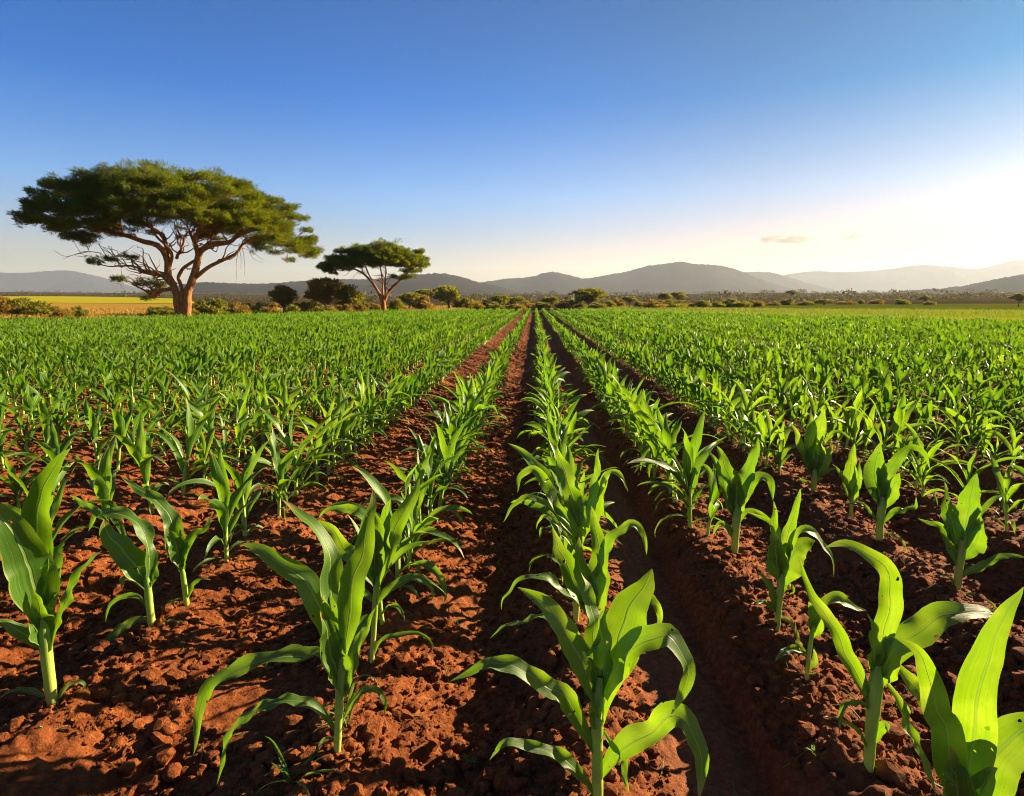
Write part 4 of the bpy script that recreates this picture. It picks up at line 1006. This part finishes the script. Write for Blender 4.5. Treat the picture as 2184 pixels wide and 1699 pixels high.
for a in [
 (6, 626, 62, 46, "bush", "dry", "yellow-green bush cut by the left picture edge"),
 (64, 627, 98, 44, "bush", "green", "wide dark bush in golden grass near the left edge"),
 (128, 647, 48, 40, "bush", "dry", "low brown bush right of the wide dark bush"),
 (166, 648, 34, 41, "bush", "green", "tiny green bush alone in the golden grass at left"),
 (345, 639, 62, 43, "bush", "green", "dark bush just left of the huge acacia's trunk"),
 (404, 645, 40, 41, "bush", "dry", "small tawny bush touching the huge acacia's trunk on its right"),
 (484, 640, 50, 46, "bush", "green", "dark bush between the wide hedge-like bush and the golden bush"),
 (534, 641, 40, 48, "bush", "green", "green bush right behind the golden rounded bush"),
 (578, 641, 44, 45, "bush", "dry", "tawny bush left of the small brown domed tree's foot"),
 (620, 643, 40, 45, "bush", "green", "low dark bush right of the brown domed tree's foot"),
 (706, 646, 44, 46, "bush", "dry", "ochre bush in front of the wide brown bushy tree"),
 (766, 645, 40, 54, "bush", "dry", "ochre bush right of the olive bushy tree"),
 (800, 643, 36, 58, "bush", "dry", "small ochre bush at the left of the medium acacia's foot"),
 (447, 632, 86, 43, "bush", "green", "wide dark hedge-like bush right of the huge acacia's trunk"),
 (513, 637, 52, 42, "bush", "dry", "golden rounded bush two bushes right of the huge acacia's trunk"),
 (556, 640, 44, 46, "bush", "green", "low green bush left of the small brown domed tree"),
 (604, 611, 58, 50, "round", "dry", "small brown domed tree between the two acacias"),
 (640, 640, 46, 49, "bush", "dry", "low tawny bush at the foot of the brown domed tree"),
 (668, 634, 50, 53, "bush", "green", "shaded dark bush left of the grey-trunked bushy tree"),
 (696, 596, 98, 52, "round", "dry", "wide brown bushy tree with grey stems between the two acacias"),
 (745, 608, 66, 51, "round", "green", "olive bushy tree touching the brown one, left of the medium acacia"),
 (732, 645, 44, 47, "bush", "dry", "low bush under the olive bushy tree"),
 (783, 634, 40, 62, "bush", "green", "dark bush just left of the medium acacia's trunk"),
 (847, 634, 34, 70, "bush", "green", "low bush just right of the medium acacia's trunk"),
 (873, 622, 50, 84, "round", "green", "leafy small tree right of the medium acacia"),
 (902, 627, 38, 82, "bush", "dry", "yellowish bush between the leafy tree and the round dark tree"),
 (914, 614, 56, 112, "flat", "green", "thin flat-topped acacia behind the round dark tree"),
 (955, 611, 60, 90, "round", "green", "round dark tree between the medium acacia and the row ends"),
 (986, 634, 38, 90, "bush", "green", "bush right beside the round dark tree"),
 (1012, 636, 34, 92, "bush", "dry", "tawny bush two bushes right of the round dark tree"),
 (1034, 637, 30, 94, "bush", "green", "small bush left of the broad dark thicket"),
 (1068, 631, 44, 96, "round", "green", "left half of the broad dark thicket left of the row ends"),
 (1096, 630, 42, 98, "round", "green", "right half of the broad dark thicket left of the row ends"),
 (1128, 641, 34, 92, "bush", "dry", "low bush just left of where the rows meet"),
 (1153, 640, 34, 95, "bush", "green", "low bush just right of where the rows meet"),
 (1174, 630, 34, 98, "round", "green", "narrow dark tree right of where the rows meet"),
 (1204, 640, 36, 96, "bush", "dry", "brownish bush left of the big round tree on the right"),
 (1228, 635, 34, 97, "bush", "green", "dark bush touching the big round tree's left side"),
 (1258, 616, 72, 95, "round", "green", "big round dark tree right of the row ends"),
 (1062, 643, 40, 84, "bush", "green", "low bush in front of the broad dark thicket's left half"),
 (1100, 644, 36, 84, "bush", "dry", "low brown bush in front of the thicket's right half"),
 (1276, 644, 34, 90, "bush", "green", "low bush at the big round tree's right foot"),
 (1300, 641, 34, 98, "bush", "green", "low bush right of the big round tree"),
 (1320, 636, 24, 104, "bush", "dry", "small bush left of the little fan-shaped acacia"),
 (1343, 631, 32, 106, "flat", "green", "little fan-shaped acacia right of the big round tree"),
 (1366, 643, 30, 100, "bush", "green", "low bush right of the little fan-shaped acacia"),
 (1396, 638, 40, 92, "bush", "dry", "olive bush left of the twin acacias"),
 (1419, 624, 28, 112, "flat", "green", "left one of the twin small acacias"),
 (1447, 621, 32, 116, "flat", "green", "right one of the twin small acacias"),
 (1433, 638, 52, 96, "bush", "green", "dark bush below the twin acacias"),
 (1474, 643, 34, 98, "bush", "dry", "first low bush right of the twin acacias"),
 (1500, 640, 30, 98, "bush", "green", "second low bush right of the twin acacias"),
 (1526, 639, 34, 100, "bush", "green", "bright bush in the middle of the hedge right of the twin acacias"),
 (1553, 635, 34, 102, "bush", "green", "tallest bush of the hedge right of the twin acacias"),
 (1580, 637, 40, 101, "bush", "green", "wide bush near the right end of the hedge"),
 (1612, 641, 30, 104, "bush", "dry", "last small bush at the hedge's right end"),
 (1650, 644, 26, 112, "bush", "dry", "small brown bush below the far flat acacia"),
 (1680, 638, 28, 118, "bush", "green", "thin grey-green bush below the far flat acacia"),
 (1690, 619, 24, 260, "flat", "green", "far flat-topped acacia standing high on the plain at right"),
 (1722, 643, 34, 112, "bush", "green", "low spreading bush left of the dark mushroom-shaped bush"),
 (1758, 637, 36, 114, "round", "green", "dark mushroom-shaped bush on the right of the plain"),
 (1806, 642, 34, 120, "bush", "dry", "low brown bush right of the mushroom-shaped bush"),
 (1838, 639, 14, 122, "bush", "green", "slim upright bush on the plain at right"),
 (1870, 639, 26, 124, "bush", "dry", "hazy bush left of the dark square bush"),
 (1924, 639, 28, 116, "bush", "green", "dark square bush on the plain far right"),
 (1974, 631, 22, 120, "flat", "green", "small open acacia right of the dark square bush"),
 (1984, 642, 20, 112, "bush", "green", "small bush under the open acacia at right"),
 (2176, 626, 40, 92, "flat", "green", "flat-topped acacia cut by the right picture edge")]: shrub(*a)

# ------------------------------------------------------------------ grass and far scrub, uncounted
def grass(name, label, x0, x1, off0, off1, n, h, mat, seed, clump=0.35):
    r = np.random.default_rng(seed); x = r.uniform(x0, x1, n); e = np.interp(x, EDGE[:, 0], EDGE[:, 1])
    d = e + off0 + (off1 - off0) * r.random(n) ** 1.3
    P = []
    for k in range(n):
        q = at_d(x[k], 643, d[k]); gz = ground_z(q[0], q[1]); m = 9
        b = np.array([q[0], q[1], gz - 0.02]) + r.normal(0, clump, (m, 3)) * (1, 1, 0)
        t = unit(r.normal(0, 0.42, (m, 3)) + (0, 0, 1)); s = unit(np.cross(t, r.normal(size=(m, 3)))); hh = h * r.uniform(0.5, 1.3, (m, 1)); wd = 0.035
        P.append(np.stack([b - s * wd, b + s * wd, b + t * hh + s * wd * 0.3, b + t * hh - s * wd * 0.3], 1).reshape(-1, 3))
    tag(link(name, card_mesh(name, np.concatenate(P)), mat), label, "grass", kind="stuff")
grass("dry_grass", "golden dry grass beyond the left field edge under the acacias", -250, 1000, 0.3, 40, 9000, 0.42, M_GOLD, 3)
grass("green_grass", "yellow-green grass strip beyond the right field edge", 1250, 2600, 1.2, 40, 12000, 0.36, M_GRASS, 4)
grass("dark_verge", "dark green weedy verge along the right field edge", 1450, 2600, 0.0, 1.6, 3200, 0.6, M_BUSH, 6)
def scrub():
    r = np.random.default_rng(77); P = []
    for k in range(5200):
        d = 170 * (1900 / 170) ** (r.random() ** 1.1); x = r.uniform(-300, 2500); q = at_d(x, 643, d)
        if fbm(np.array([q[0] / 120]), np.array([q[1] / 260]), 2, 91)[0] < -0.12 and d > 200: continue
        if -250 < x < 430 and d < 340: continue
        h = r.uniform(0.5, 1.5) * (1 + d / 900) * (2.0 if r.random() < 0.06 else 1.0); gz = ground_z(q[0], q[1]); c = np.array([q[0], q[1], gz + h * 0.5])
        P.append(cards(r, c, h * 0.8, 46, np.array([0, 0, 0.1]), h * 0.24, h * 0.2, 0.55, 0.0))
    tag(link("scrub", card_mesh("scrub", np.concatenate(P)), M_SCRUB), "hazy far-off scrub dotted over the plain below the hills", "scrub", kind="stuff")
scrub()
def cloud(x0, x1, ytop, ybot, D, seed, label):
    a, b = at_d(x0, (ytop + ybot) / 2, D), at_d(x1, (ytop + ybot) / 2, D); c = (a + b) / 2; hz = (ybot - ytop) / F_PX * D / 2
    v, f = rock(seed, 2, 0.2); hx = np.linalg.norm(b - a) / 2
    v = np.stack([v[:, 0] * hx, v[:, 1] * hx * 0.6, v[:, 2] * hz], 1)
    k = NT("cloud_vapour"); pos = k.n("TexCoord").outputs["Object"]; mp = k.n("Mapping", ins={0: pos, 3: (0.008, 0.008, 0.022)})
    d = k.math("MULTIPLY", k.range(k.noise(mp.outputs[0], 1.0, 4, 0.6), 0.40, 0.60), 0.010)
    p = k.n("VolumePrincipled", ins={"Color": rgb(0.40, 0.36, 0.33), "Density": d}); p.inputs["Anisotropy"].default_value = 0.3
    k.t.links.new(p.outputs[0], k.out.inputs[1])
    o = link("cloud", make_mesh("cloud", v, quads=f), k.m, None, c); o.rotation_euler = (0, 0, -math.atan2(c[0], c[1]))
    tag(o, label, "cloud", "thin clouds in the pale sky")
cloud(1618, 1752, 496, 526, 9000, 3, "longer thin beige cloud above the hills at right")
cloud(1776, 1850, 496, 520, 9000, 5, "smaller faint cloud just right of the longer one")

def litter():
    r = np.random.default_rng(19); b = Bag()
    for k in range(420):
        y = 0.9 + 5.5 * r.random() ** 1.4; x = r.uniform(-1, 1) * (y + 0.5); a = r.random() * 3.14; L = r.uniform(0.03, 0.14)
        P = np.array([(x + L * t * math.cos(a), y + L * t * math.sin(a), 0.0) for t in (-0.5, 0, 0.5)])
        P[:, 2] = [soil_z(p[0], p[1]) + 0.006 for p in P]; P[1] += r.normal(0, 0.006, 3) + (0, 0, 0.004)
        b.add(*tube(catmull(P, 6), np.linspace(0.0016, 0.0008, 6) * r.uniform(0.8, 1.8), 4))
    tag(link("straw_litter", b.mesh("straw_litter"), M_DRY), "thin bits of dry straw scattered on the ploughed soil", "straw", kind="stuff")
litter()
